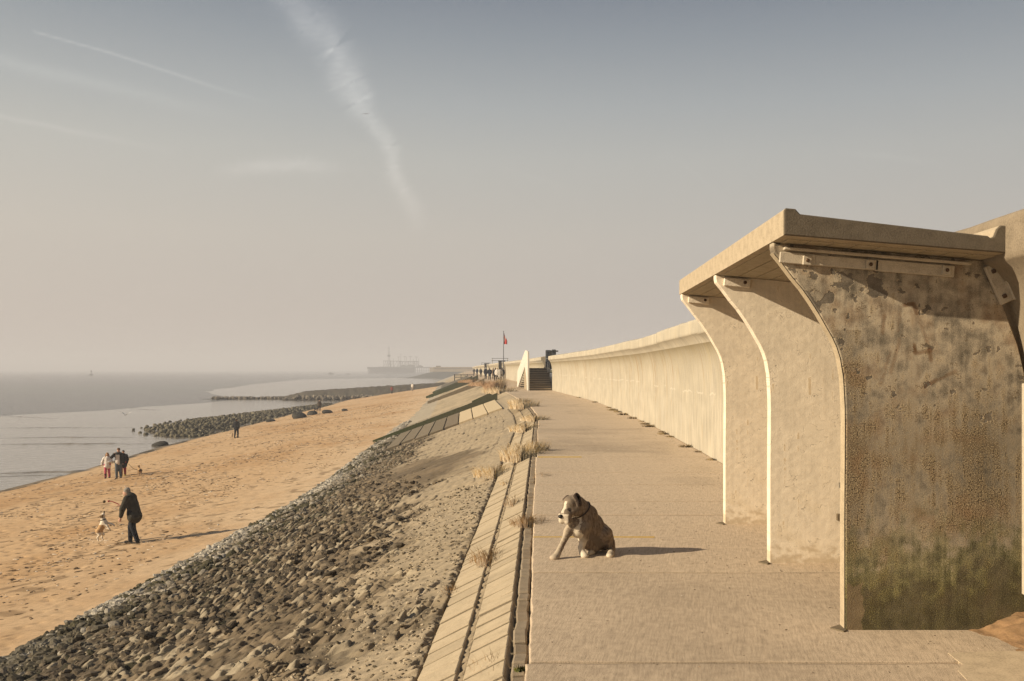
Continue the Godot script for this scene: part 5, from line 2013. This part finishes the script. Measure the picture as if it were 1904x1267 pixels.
func figure(called: String, label: String, where: Vector3, turn: float, high: float, look: Dictionary, h: float) -> Node3D:
	# built 1.75 m tall facing +z, then scaled; look holds the clothes' colours and the pose
	var k := high / 1.75
	var o := thing("person", label, "person", where, turn, called)
	var lean: float = look.get("lean", 0.0)
	var stride: float = look.get("stride", 0.06)
	var apart: float = look.get("apart", 0.10)
	var skin: Color = look.get("skin", Color(.45, .27, .19))
	var coat: Color = look.coat
	var legs: Color = look.legs
	var feet: Color = look.get("feet", Color(.03, .025, .02))
	var hair: Color = look.get("hair", Color(.05, .035, .022))
	var hem: float = look.get("hem", 0.82)
	var bulk: float = look.get("bulk", 1.0)
	var V := func(x: float, y: float, z: float) -> Vector3: return Vector3(x, y, z) * k
	var hips := [V.call(-.09, .93, 0), V.call(.09, .93, 0)]
	var knees := [V.call(-apart, .5, stride * 0.7 + .02), V.call(apart, .5, -stride * 0.4 + .02)]
	var heels := [V.call(-apart, .08, stride - 0.03), V.call(apart, .08, -stride - 0.03)]
	var chest: Vector3 = V.call(0, 1.30, lean * 0.7)
	var neck: Vector3 = V.call(0, 1.47, lean)
	var head: Vector3 = V.call(0, 1.62, lean + 0.03 + lean * 0.25) + look.get("nod", Vector3.ZERO) * k
	var shoulders := [V.call(-.19, 1.40, lean * 0.9), V.call(.19, 1.40, lean * 0.9)]
	var elbows: Array = look.get("elbows", [Vector3(-.26, 1.12, lean * 0.6 - .04), Vector3(.26, 1.12, lean * 0.6 - .04)])
	var hands: Array = look.get("hands", [Vector3(-.24, .86, lean * 0.6 + .05), Vector3(.24, .86, lean * 0.6 + .05)])
	var b := []
	b.append([chest, V.call(0, .95, 0), .125 * k, .125 * k, Vector3(0, 0, 1), 1.3])
	b.append([neck, chest, .055 * k, .12 * k])
	b.append([head + V.call(0, -.02, -.005), head + V.call(0, .025, -.012), .088 * k, .092 * k, Vector3(1, 0, 0), 1.12])
	b.append([head + V.call(0, -.075, .03), head + V.call(0, -.06, .045), .052 * k, .05 * k])
	b.append([head + V.call(0, -.005, .085), head + V.call(0, -.035, .108), .012 * k, .018 * k])
	b.append([neck, head + V.call(0, -.06, 0), .055 * k, .055 * k])
	for s in 2:
		b.append([hips[s], knees[s], .085 * k, .055 * k])
		b.append([knees[s], heels[s], .055 * k, .038 * k])
		b.append([heels[s], heels[s] + V.call(0, -.045, .15), .04 * k, .032 * k])
		var el: Vector3 = elbows[s] * k
		var ha: Vector3 = hands[s] * k
		b.append([shoulders[s], el, .052 * k, .042 * k])
		b.append([el, ha, .042 * k, .03 * k])
		var way := (ha - el).normalized()
		b.append([ha, ha + way * .08 * k, .035 * k, .03 * k, Vector3(1, 0, 0), 1.6])
		if h < 0.03:
			for n in 4:
				var spread: Vector3 = Vector3(0, 0, 1) * (n - 1.5) * 0.021 * k
				b.append([ha + way * .085 * k + spread, ha + way * (.155 - .012 * absf(n - 1.4)) * k + spread * 1.15 + Vector3(0, 0, .012) * k, .011 * k, .009 * k])
			b.append([ha + way * .03 * k + Vector3(0, 0, .035) * k, ha + way * .085 * k + Vector3(0, 0, .062) * k, .012 * k, .010 * k])
	put("body", body(b, h, .03 * k, func(_p, _n): return skin), M.tinted, o)
	var tone := func(c: Color) -> Callable: return func(p: Vector3, _n): return c * (1.0 + 0.18 * sin(p.y * 31.0 + p.x * 17.0) * sin(p.z * 23.0))
	var t := []
	for s in 2:
		t.append([hips[s] + V.call(0, .06, 0), knees[s], .112 * k * bulk, .082 * k])
		t.append([knees[s], heels[s] + V.call(0, look.get("cuff", .02), .01), .082 * k, .066 * k])
	t.append([hips[0], hips[1], .12 * k * bulk, .12 * k * bulk])
	put("trousers", body(t, h, .025 * k, tone.call(legs)), M.cloth, o)
	for s in 2:
		var boot := [[heels[s] + V.call(0, -.03, -.01), heels[s] + V.call(0, -.045, .16), .052 * k, .045 * k]]
		if look.has("boot"):
			boot.append([heels[s], heels[s] + V.call(0, look.boot, .01), .07 * k, .082 * k])
		put("shoe", body(boot, h * 0.8, .02 * k, tone.call(feet)), M.cloth, o)
	var c := []
	var shift: Vector3 = look.get("hang", Vector3.ZERO)
	c.append([chest + V.call(0, .06, -.01), V.call(0, hem + .12, 0) + shift * k, .165 * k * bulk, .185 * k * bulk, Vector3(0, 0, 1), 1.22])
	c.append([V.call(-.06, hem + .07, 0) + shift * k, V.call(.06, hem + .07, 0) + shift * k, .15 * k * bulk, .15 * k * bulk, Vector3(0, 0, 1), 1.15])
	c.append([neck + V.call(0, .0, -.01), chest, .08 * k, .15 * k])
	if look.has("flare"):
		c.append([chest + V.call(0, -.1, -.1), V.call(0, hem + .12, -look.flare * .75), .13 * k, .135 * k])
		c.append([V.call(-.12, hem + .12, -.05), V.call(.12, hem + .12, -.05), .15 * k, .15 * k])
	for s in 2:
		var el: Vector3 = elbows[s] * k
		var ha: Vector3 = hands[s] * k
		c.append([shoulders[s] + V.call(0, -.01, 0), el, .085 * k * bulk, .072 * k * bulk])
		c.append([el, ha.lerp(el, 0.12), .072 * k * bulk, .06 * k])
	var coat_at: Callable = look.get("coat_paint", tone.call(coat))
	put("coat", body(c, h, .045 * k, coat_at), M.cloth, o)
	var hr := [[head + V.call(0, .035, -.025), head + V.call(0, .01, -.04), .102 * k, .09 * k, Vector3(1, 0, 0), 1.1]]
	if look.has("long_hair"):
		for s in [-1.0, 1.0]:
			hr.append([head + V.call(.075 * s, 0, -.02), head + V.call(.11 * s, -look.long_hair, .02), .05 * k, .055 * k])
	put("hair", body(hr, h * 0.8, .02 * k, tone.call(hair)), M.cloth, o)
	return o


func build_figures() -> void:
	build_boxer()
	var beach := "people on the beach"
	# the man with the ball thrower; he faces left along the beach
	var man := figure(beach, "grey haired person in dark coat playing with a leaping dog on the sand", Vector3(-12.45, sand_y(27.39, -12.45) - 0.02, -27.39), -PI * 0.53, 1.74, {"coat": Color(.050, .045, .034), "legs": Color(.016, .018, .024), "hair": Color(.30, .27, .23), "lean": .11, "nod": Vector3(0, -.05, .05), "hem": .72, "bulk": 1.16, "stride": .17, "apart": .10, "cuff": .03, "hang": Vector3(0, 0, -.05), "flare": .17, "elbows": [Vector3(-.27, 1.18, .22), Vector3(.27, 1.10, .18)], "hands": [Vector3(-.20, 1.14, .46), Vector3(.25, .84, .25)]}, 0.026)
	var st := thing("ball_thrower", "curved red ball thrower held out by the person in dark coat", "ball thrower", Vector3.ZERO)
	var hand := man.transform * Vector3(-.20, 1.13, .52)
	st.position = hand
	var sh := Shape.new()
	sh.tube([Vector3(.10, -.05, 0), Vector3(-.08, .04, .01), Vector3(-.24, .11, .02), Vector3(-.32, .12, .02)], 0.014, 6)
	put("handle", sh.done(), plain(Color(.30, .03, .025), 0.5), st)
	var cup := Shape.new()
	cup.ball(Vector3(-.345, .12, .02), Vector3(.035, .03, .035), 8, 5)
	put("cup", cup.done(), plain(Color(.30, .03, .025), 0.5), st)
	var ball := Shape.new(true)
	ball.ball(Vector3.ZERO, Vector3.ONE * 0.045, 10, 7)
	tag(put("ball", ball.done(), plain(Color(.10, .07, .035), 0.9), self, Vector3(-13.35, sand_y(27.39, -12.45) + 1.24, -27.45)), "small dark ball in the air above the leaping dog", "ball")
	build_terrier()
	# three figures close together by the water
	figure(beach, "child with long hair in white coat, pink leggings and dark boots", Vector3(-25.3, sand_y(52.4, -25.3) - 0.02, -52.4), 0.25, 1.5, {"coat": Color(.72, .66, .60), "legs": Color(.52, .10, .15), "feet": Color(.02, .017, .015), "boot": .27, "hair": Color(.30, .17, .07), "long_hair": .24, "hem": .74, "bulk": 1.12, "stride": .1, "apart": .1, "elbows": [Vector3(-.31, 1.12, .0), Vector3(.28, 1.14, .06)], "hands": [Vector3(-.36, .90, .02), Vector3(.10, 1.12, .25)]}, 0.04)
	var front := func(p: Vector3, n: Vector3) -> Color:
		return Color(.66, .60, .54) if (n.z > 0.35 and absf(p.x + .02) < 0.115 and p.y < 1.36 and p.y > 0.7) else Color(.018, .017, .018)
	figure(beach, "adult in open black coat over a white top, between the two children", Vector3(-24.28, sand_y(51.6, -24.28) - 0.02, -51.6), 0.12, 1.75, {"coat": Color(.018, .017, .018), "coat_paint": front, "legs": Color(.10, .115, .13), "hair": Color(.11, .06, .03), "hem": .86, "bulk": 1.08, "stride": .1, "apart": .08, "elbows": [Vector3(-.34, 1.22, .12), Vector3(.28, 1.12, 0)], "hands": [Vector3(-.14, 1.46, .22), Vector3(.26, .88, .05)]}, 0.04)
	figure(beach, "child in long black coat, red trousers and yellow boots beside the adult", Vector3(-24.62, sand_y(52.9, -24.62) - 0.02, -52.9), 0.3, 1.52, {"coat": Color(.020, .019, .022), "legs": Color(.34, .03, .035), "feet": Color(.62, .55, .06), "boot": .32, "hem": .66, "bulk": 1.2, "hair": Color(.03, .022, .015), "stride": .06}, 0.04)
	small_dog("small_dog", "small tan dog on a lead trailing behind the group of three", Vector3(-23.4, sand_y(52.3, -23.4), -52.3), -2.5, 0.62, Color(.42, .27, .13), Color(.10, .06, .03))
	var lead := Shape.new()
	lead.tube([Vector3(-24.0, sand_y(52.3, -24.0) + .72, -52.2), Vector3(-23.75, sand_y(52.3, -23.7) + .42, -52.25), Vector3(-23.5, sand_y(52.3, -23.5) + .30, -52.3)], 0.012, 5)
	tag(put("dog_lead", lead.done(), M.dark), "thin dark dog lead between the group and small tan dog", "lead")
	figure(beach, "lone person in black walking away beside the rock groyne with a pale dog", Vector3(-27.64, sand_y(80.9, -27.64) - .02, -80.9), 2.9, 1.74, {"coat": Color(.014, .014, .016), "legs": Color(.012, .013, .017), "hem": .82, "bulk": 1.12, "apart": .12}, 0.055)
	small_dog("small_dog", "small pale dog at the heel of the lone person in black", Vector3(-28.2, sand_y(81.4, -28.2), -81.4), 0.3, 0.55, Color(.55, .44, .30), Color(.40, .30, .2))
	figure(beach, "person in brown coat standing by the water past the rock groyne", Vector3(-33.46, sand_y(133.5, -33.46) - .02, -133.5), 0.5, 1.72, {"coat": Color(.085, .065, .045), "legs": Color(.02, .02, .022), "hem": .8, "bulk": 1.1}, 0.07)
	small_dog("small_dog", "black dog beside the person in brown by the water", Vector3(-34.15, sand_y(134.2, -34.15), -134.2), 1.2, 0.85, Color(.02, .018, .016), Color(.02, .018, .016))
	figure(beach, "tiny walker in red before the dark breakwater", Vector3(-33.6, sand_y(196, -33.6) - .02, -196), 0.4, 1.7, {"coat": Color(.30, .05, .04), "legs": Color(.05, .045, .045), "hem": .8, "bulk": 1.1}, 0.09)
	figure(beach, "tiny walker in white before the dark breakwater, right of the one in red", Vector3(-29.2, sand_y(196, -29.2) - .02, -196), 2.6, 1.75, {"coat": Color(.62, .56, .48), "legs": Color(.25, .20, .16), "hem": .8, "bulk": 1.1}, 0.09)
	# walkers on the path, all going away
	var g := "walkers far along the walk"
	var list := [
		["walker in pale grey coat, nearest of the crowd on the walk", 930.0, 106.0, Color(.42, .39, .34), Color(.02, .02, .024), Color(.05, .035, .02), 0.6],
		["walker in white jacket with black trousers among the crowd on the walk", 924.5, 112.0, Color(.66, .60, .53), Color(.015, .015, .017), Color(.35, .22, .10), 0.85],
		["walker in black at the right edge of the crowd, against the wall", 934.0, 118.0, Color(.016, .016, .019), Color(.02, .022, .03), Color(.04, .03, .02), 0.82],
		["walker in black left of the one in white jacket", 921.0, 118.0, Color(.014, .014, .016), Color(.014, .014, .016), Color(.03, .022, .015), 0.82],
		["tall walker in navy in the middle of the crowd on the walk", 910.5, 131.0, Color(.02, .022, .032), Color(.016, .018, .026), Color(.16, .12, .09), 0.8],
		["walker in brown coat half hidden behind the tall one in navy", 917.0, 140.0, Color(.20, .14, .09), Color(.10, .075, .05), Color(.05, .035, .02), 0.6],
		["white haired walker in dark blue, left of the tall one in navy", 903.0, 136.0, Color(.02, .022, .034), Color(.02, .022, .03), Color(.52, .48, .43), 0.8],
		["walker in dark blue before the brown scrub, ahead of the main crowd", 894.0, 178.0, Color(.022, .024, .034), Color(.02, .02, .025), Color(.05, .035, .022), 0.8],
		["distant walker in slate blue, second from the front of the line", 887.0, 205.0, Color(.045, .05, .07), Color(.03, .03, .04), Color(.08, .05, .03), 0.8],
		["farthest walker in dark grey heading the line on the walk", 881.3, 232.0, Color(.045, .045, .05), Color(.03, .03, .035), Color(.06, .04, .03), 0.8],
	]
	for q in list:
		figure(g, q[0], Vector3((q[1] - 1020.0) * q[2] / 1700.0, walk_y(q[2]), -q[2]), PI + rng.randf_range(-0.3, 0.3), 1.72 + rng.randf_range(0.0, 0.08), {"coat": q[3], "legs": q[4], "hair": q[5], "hem": q[6], "bulk": 1.15, "stride": 0.14 * (1.0 if rng.randf() < 0.5 else -1.0)}, 0.06)


func small_dog(called: String, label: String, where: Vector3, turn: float, size: float, c: Color, c2: Color) -> void:
	var o := thing(called, label, "dog", where, turn)
	var k := size / 0.6
	var b := []
	var V := func(x: float, y: float, z: float) -> Vector3: return Vector3(x, y, z) * k
	b.append([V.call(0, .30, .16), V.call(0, .31, -.18), .085 * k, .07 * k])
	b.append([V.call(0, .33, .16), V.call(0, .44, .26), .06 * k, .05 * k])
	b.append([V.call(0, .47, .27), V.call(0, .46, .29), .062 * k, .06 * k])
	b.append([V.call(0, .45, .32), V.call(0, .43, .40), .035 * k, .024 * k])
	for s in [-1.0, 1.0]:
		b.append([V.call(.045 * s, .52, .25), V.call(.065 * s, .47, .23), .02 * k, .016 * k])
		b.append([V.call(.06 * s, .28, .15), V.call(.06 * s, .14, .12), .04 * k, .026 * k])
		b.append([V.call(.06 * s, .14, .12), V.call(.06 * s, .02, .14), .026 * k, .022 * k])
		b.append([V.call(.06 * s, .29, -.16), V.call(.06 * s, .20, -.10), .055 * k, .036 * k])
		b.append([V.call(.06 * s, .20, -.10), V.call(.06 * s, .11, -.20), .034 * k, .022 * k])
		b.append([V.call(.06 * s, .11, -.20), V.call(.06 * s, .02, -.17), .022 * k, .02 * k])
	b.append([V.call(0, .34, -.20), V.call(0, .44, -.30), .022 * k, .014 * k])
	put("body", body(b, 0.03, .03 * k, func(p: Vector3, _n): return c if sin(p.z * 9.0 / k + 1.0) > -0.55 else c2), M.fur, o)


func build_terrier() -> void:
	# the leaping dog, upright in the air, chest towards its owner at +x
	var o := thing("leaping_dog", "small white and tan dog leaping upright towards the ball", "dog", Vector3(-13.52, sand_y(27.4, -13.5) + 0.12, -27.6), 0.0)
	var b := [
		[Vector3(-.05, .30, 0), Vector3(.0, .40, 0), .105, .085],
		[Vector3(.0, .40, 0), Vector3(.09, .56, 0), .082, .10],
		[Vector3(.09, .57, 0), Vector3(.05, .72, 0), .085, .06],
		[Vector3(.05, .75, 0), Vector3(.06, .77, .01), .068, .064],
		[Vector3(.07, .79, 0), Vector3(.10, .89, 0), .042, .024],
		[Vector3(.02, .76, .055), Vector3(-.06, .72, .075), .026, .016, Vector3(0, 0, 1), 1.6],
		[Vector3(.02, .76, -.055), Vector3(-.05, .71, -.08), .026, .016, Vector3(0, 0, 1), 1.6],
		[Vector3(.14, .53, .06), Vector3(.23, .47, .07), .042, .03], [Vector3(.23, .47, .07), Vector3(.28, .38, .075), .028, .024], [Vector3(.28, .38, .075), Vector3(.31, .37, .075), .026, .022],
		[Vector3(.14, .54, -.06), Vector3(.25, .51, -.07), .042, .03], [Vector3(.25, .51, -.07), Vector3(.35, .47, -.07), .028, .024], [Vector3(.35, .47, -.07), Vector3(.37, .45, -.07), .026, .022],
		[Vector3(-.06, .29, .06), Vector3(.0, .20, .07), .062, .036], [Vector3(.0, .20, .07), Vector3(-.07, .12, .07), .034, .024], [Vector3(-.07, .12, .07), Vector3(-.04, .02, .075), .023, .022],
		[Vector3(-.06, .29, -.06), Vector3(.05, .19, -.05), .062, .036], [Vector3(.05, .19, -.05), Vector3(.0, .11, -.05), .034, .024], [Vector3(.0, .11, -.05), Vector3(.04, .03, -.05), .023, .022],
		[Vector3(-.12, .31, 0), Vector3(-.19, .36, 0), .025, .014]]
	var tan_ := Color(.46, .29, .14)
	var white := Color(.72, .64, .52)
	put("body", body(b, 0.018, 0.03, func(p: Vector3, _n: Vector3) -> Color:
		if p.y > 0.86:
			return Color(.06, .045, .03)
		if p.y > 0.70 and absf(p.z) > 0.055:
			return Color(.20, .13, .07)
		return tan_ if (p.y > 0.27 and p.y < 0.50 and p.x < 0.12) else white), M.fur, o)
	var c := Shape.new()
	var ring := []
	for k in 13:
		ring.append(Vector3(.072 + .072 * cos(TAU * k / 12.0), .645 + .02 * cos(TAU * k / 12.0), .078 * sin(TAU * k / 12.0)))
	c.tube(ring, 0.014, 5)
	put("collar", c.done(), M.dark, o)


func build_boxer() -> void:
	var o := thing("sitting_dog", "brindle dog with white chest and dark collar sitting on the walk", "dog", Vector3(0.308, 0.0, -8.06))
	var b := [
		# trunk: rump, loin, ribs, chest, withers
		[Vector3(.185, .105, -.24), Vector3(.15, .16, -.21), .100, .105],
		[Vector3(.15, .17, -.20), Vector3(.075, .255, -.115), .088, .104],
		[Vector3(.075, .255, -.11), Vector3(.02, .325, -.055), .110, .092],
		[Vector3(-.01, .265, -.03), Vector3(-.045, .235, .0), .086, .074],
		[Vector3(.02, .34, -.06), Vector3(.055, .36, -.08), .082, .072],
		# neck
		[Vector3(.03, .36, -.05), Vector3(-.055, .455, .0), .092, .078],
		# head: skull, cheeks, stop, muzzle, chin
		[Vector3(-.085, .475, .022), Vector3(-.115, .470, .045), .072, .067],
		[Vector3(-.065, .425, .045), Vector3(-.105, .405, .065), .058, .050],
		[Vector3(-.135, .45, .055), Vector3(-.165, .40, .085), .042, .038],
		[Vector3(-.158, .385, .088), Vector3(-.178, .366, .112), .042, .036],
		[Vector3(-.140, .378, .118), Vector3(-.138, .330, .122), .035, .031],
		[Vector3(-.186, .376, .086), Vector3(-.190, .332, .092), .034, .030],
		# ears
		[Vector3(-.062, .535, .050), Vector3(-.040, .478, .092), .034, .020, Vector3(.6, .2, .77), 2.4],
		[Vector3(-.142, .522, .005), Vector3(-.178, .500, .012), .020, .010, Vector3(.3, .3, .9), 2.0],
		# his right foreleg, thrown out sideways
		[Vector3(-.085, .29, .01), Vector3(-.135, .225, .035), .056, .038],
		[Vector3(-.135, .225, .035), Vector3(-.205, .085, .075), .034, .022],
		[Vector3(-.205, .085, .075), Vector3(-.228, .045, .09), .022, .022],
		[Vector3(-.228, .040, .09), Vector3(-.258, .020, .118), .027, .022],
		[Vector3(-.245, .018, .105), Vector3(-.283, .014, .118), .014, .013], [Vector3(-.245, .018, .11), Vector3(-.278, .014, .132), .015, .014], [Vector3(-.24, .018, .115), Vector3(-.264, .014, .141), .015, .014], [Vector3(-.235, .018, .115), Vector3(-.248, .014, .140), .014, .013],
		# his left foreleg, upright
		[Vector3(.005, .255, .01), Vector3(.005, .165, -.005), .060, .036],
		[Vector3(.005, .165, -.005), Vector3(-.022, .075, .005), .031, .023],
		[Vector3(-.022, .075, .005), Vector3(-.008, .035, .02), .023, .022],
		[Vector3(-.008, .030, .02), Vector3(.008, .018, .045), .027, .022],
		[Vector3(-.005, .016, .035), Vector3(-.008, .013, .066), .014, .013], [Vector3(.005, .016, .035), Vector3(.010, .013, .070), .015, .014], [Vector3(.012, .016, .032), Vector3(.028, .013, .064), .015, .013],
		# left hind leg: thigh up to the knee, shank down to the hock, long foot forward
		[Vector3(.185, .135, -.20), Vector3(.200, .190, -.085), .088, .060],
		[Vector3(.205, .175, -.09), Vector3(.245, .085, -.13), .055, .038],
		[Vector3(.240, .10, -.12), Vector3(.258, .045, -.155), .044, .030],
		[Vector3(.262, .035, -.14), Vector3(.246, .026, -.03), .029, .026],
		[Vector3(.246, .024, -.03), Vector3(.228, .020, .022), .026, .023],
		[Vector3(.236, .016, .0), Vector3(.214, .014, .036), .014, .013], [Vector3(.240, .016, .0), Vector3(.228, .014, .044), .014, .013], [Vector3(.246, .016, .0), Vector3(.243, .014, .042), .014, .013],
		# right hind leg, tucked under him
		[Vector3(.13, .115, -.23), Vector3(.035, .130, -.19), .085, .050],
		[Vector3(.035, .125, -.19), Vector3(.085, .045, -.17), .045, .032],
		[Vector3(.10, .032, -.17), Vector3(.068, .026, -.07), .029, .026],
		[Vector3(.07, .020, -.08), Vector3(.050, .016, -.035), .022, .016],
		# belly
		[Vector3(.035, .165, -.09), Vector3(.12, .10, -.16), .088, .088],
		[Vector3(.025, .12, -.055), Vector3(.09, .07, -.12), .062, .06]]
	var br := noise(131, 16.0, 3)
	var st := noise(132, 52.0, 2)
	var paint := func(p: Vector3, n: Vector3) -> Color:
		var k := near_bone(b, p)
		var brindle := Color(.215, .158, .108) * (1.0 + 0.35 * br.get_noise_3dv(p))
		var stripe := smoothstep(0.0, 0.35, st.get_noise_3d((p.x - p.z) * 0.9 + p.y * 0.25, p.y * 0.28, p.z * 0.3) + 0.25 * br.get_noise_3dv(p * 0.5))
		brindle = brindle.lerp(Color(.055, .04, .03), stripe * 0.65)
		var white := Color(.66, .57, .44)
		if k >= 14 and k <= 21:  # sunlit edge painted in: the leg stays pale where it faces left
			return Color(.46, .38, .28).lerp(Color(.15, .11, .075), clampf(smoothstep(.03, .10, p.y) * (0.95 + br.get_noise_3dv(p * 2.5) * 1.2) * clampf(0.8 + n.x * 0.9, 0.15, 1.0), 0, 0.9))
		if k >= 22 and k <= 28:
			return white.lerp(brindle, smoothstep(.10, .20, p.y + p.x * 0.5 + br.get_noise_3dv(p) * 0.04) * 0.9)
		if k >= 29 and k <= 40:
			return white.lerp(brindle * 1.15, smoothstep(.018, .05, p.y - (n.z - 0.6) * 0.02)) if k != 33 else Color(.50, .42, .32)
		if k >= 6 and k <= 13:  # head
			if k >= 12:
				return Color(.06, .042, .03)
			var u := (p - Vector3(-.152, .42, .085))
			var across := u.dot(Vector3(.66, -.05, .75).normalized() - Vector3(-.65, 0, .76) * 0.0)
			var facing := Vector3(-.70, -.2, .68)
			var lateral := (p - Vector3(-.11, .45, .045)).dot(Vector3(.70, 0, .714))
			if absf(lateral) < 0.013 + 0.006 * br.get_noise_3dv(p * 2.0) and p.y > .40 and p.y < .50 and n.dot(facing) > 0.0:
				return white
			if p.y < .394 and lateral < 0.058 and u.dot(Vector3(-.70, 0, .68)) > -0.03:
				return white.lerp(Color(.5, .4, .3), 0.15)
			for e in [Vector3(-.127, .418, .112), Vector3(-.191, .414, .052)]:
				if (p - e).length() < 0.016 + 0.010 * clampf((p.y - e.y) * 40.0, -0.5, 1.0):
					return Color(.05, .035, .025)
			return Color(.21, .165, .12).lerp(brindle, 0.35 + smoothstep(0.02, 0.07, lateral) * 0.4)
		# white blaze down the chest
		var chest := (p - Vector3(-.055, .25, .06)).dot(Vector3(.78, 0, .62).normalized().cross(Vector3.UP) * -1.0)
		var side := (p - Vector3(-.06, .25, .05)).dot(Vector3(.70, .15, .70))
		if n.dot(Vector3(-.55, -.1, .8)) > 0.15 and side > -0.09 and side < 0.036 + 0.02 * br.get_noise_3dv(p * 2.0) and p.y < .36 and p.y > 0.13 and p.x < 0.025:
			return white
		if k == 41:
			return Color(.16, .12, .085)
		return brindle
	put("body", body(b, 0.0075, 0.024, paint), M.fur, o)
	for e in [[Vector3(-.127, .416, .111), .0115], [Vector3(-.189, .412, .053), .0115]]:
		var ey := Shape.new(true)
		ey.ball(e[0], Vector3.ONE * e[1], 8, 6)
		put("eye", ey.done(), plain(Color(.012, .008, .006), 0.15), o)
	var nose := Shape.new(true)
	nose.ball(Vector3(-.203, .374, .138), Vector3(.023, .018, .019), 10, 7)
	put("nose", nose.done(), plain(Color(.02, .016, .014), 0.4), o)
	var c := Shape.new()
	var ring := []
	var mid := Vector3(-.012, .408, -.025)
	var axis := Vector3(-.085, .095, .05).normalized()
	var u := axis.cross(Vector3(0, 0, 1)).normalized()
	var v := axis.cross(u)
	for k in 21:
		var t := TAU * k / 20.0
		ring.append(mid + (u * cos(t) + v * sin(t)) * 0.089)
	c.tube(ring, 0.006, 6)
	put("collar", c.done(), plain(Color(.03, .02, .016), 0.6), o)
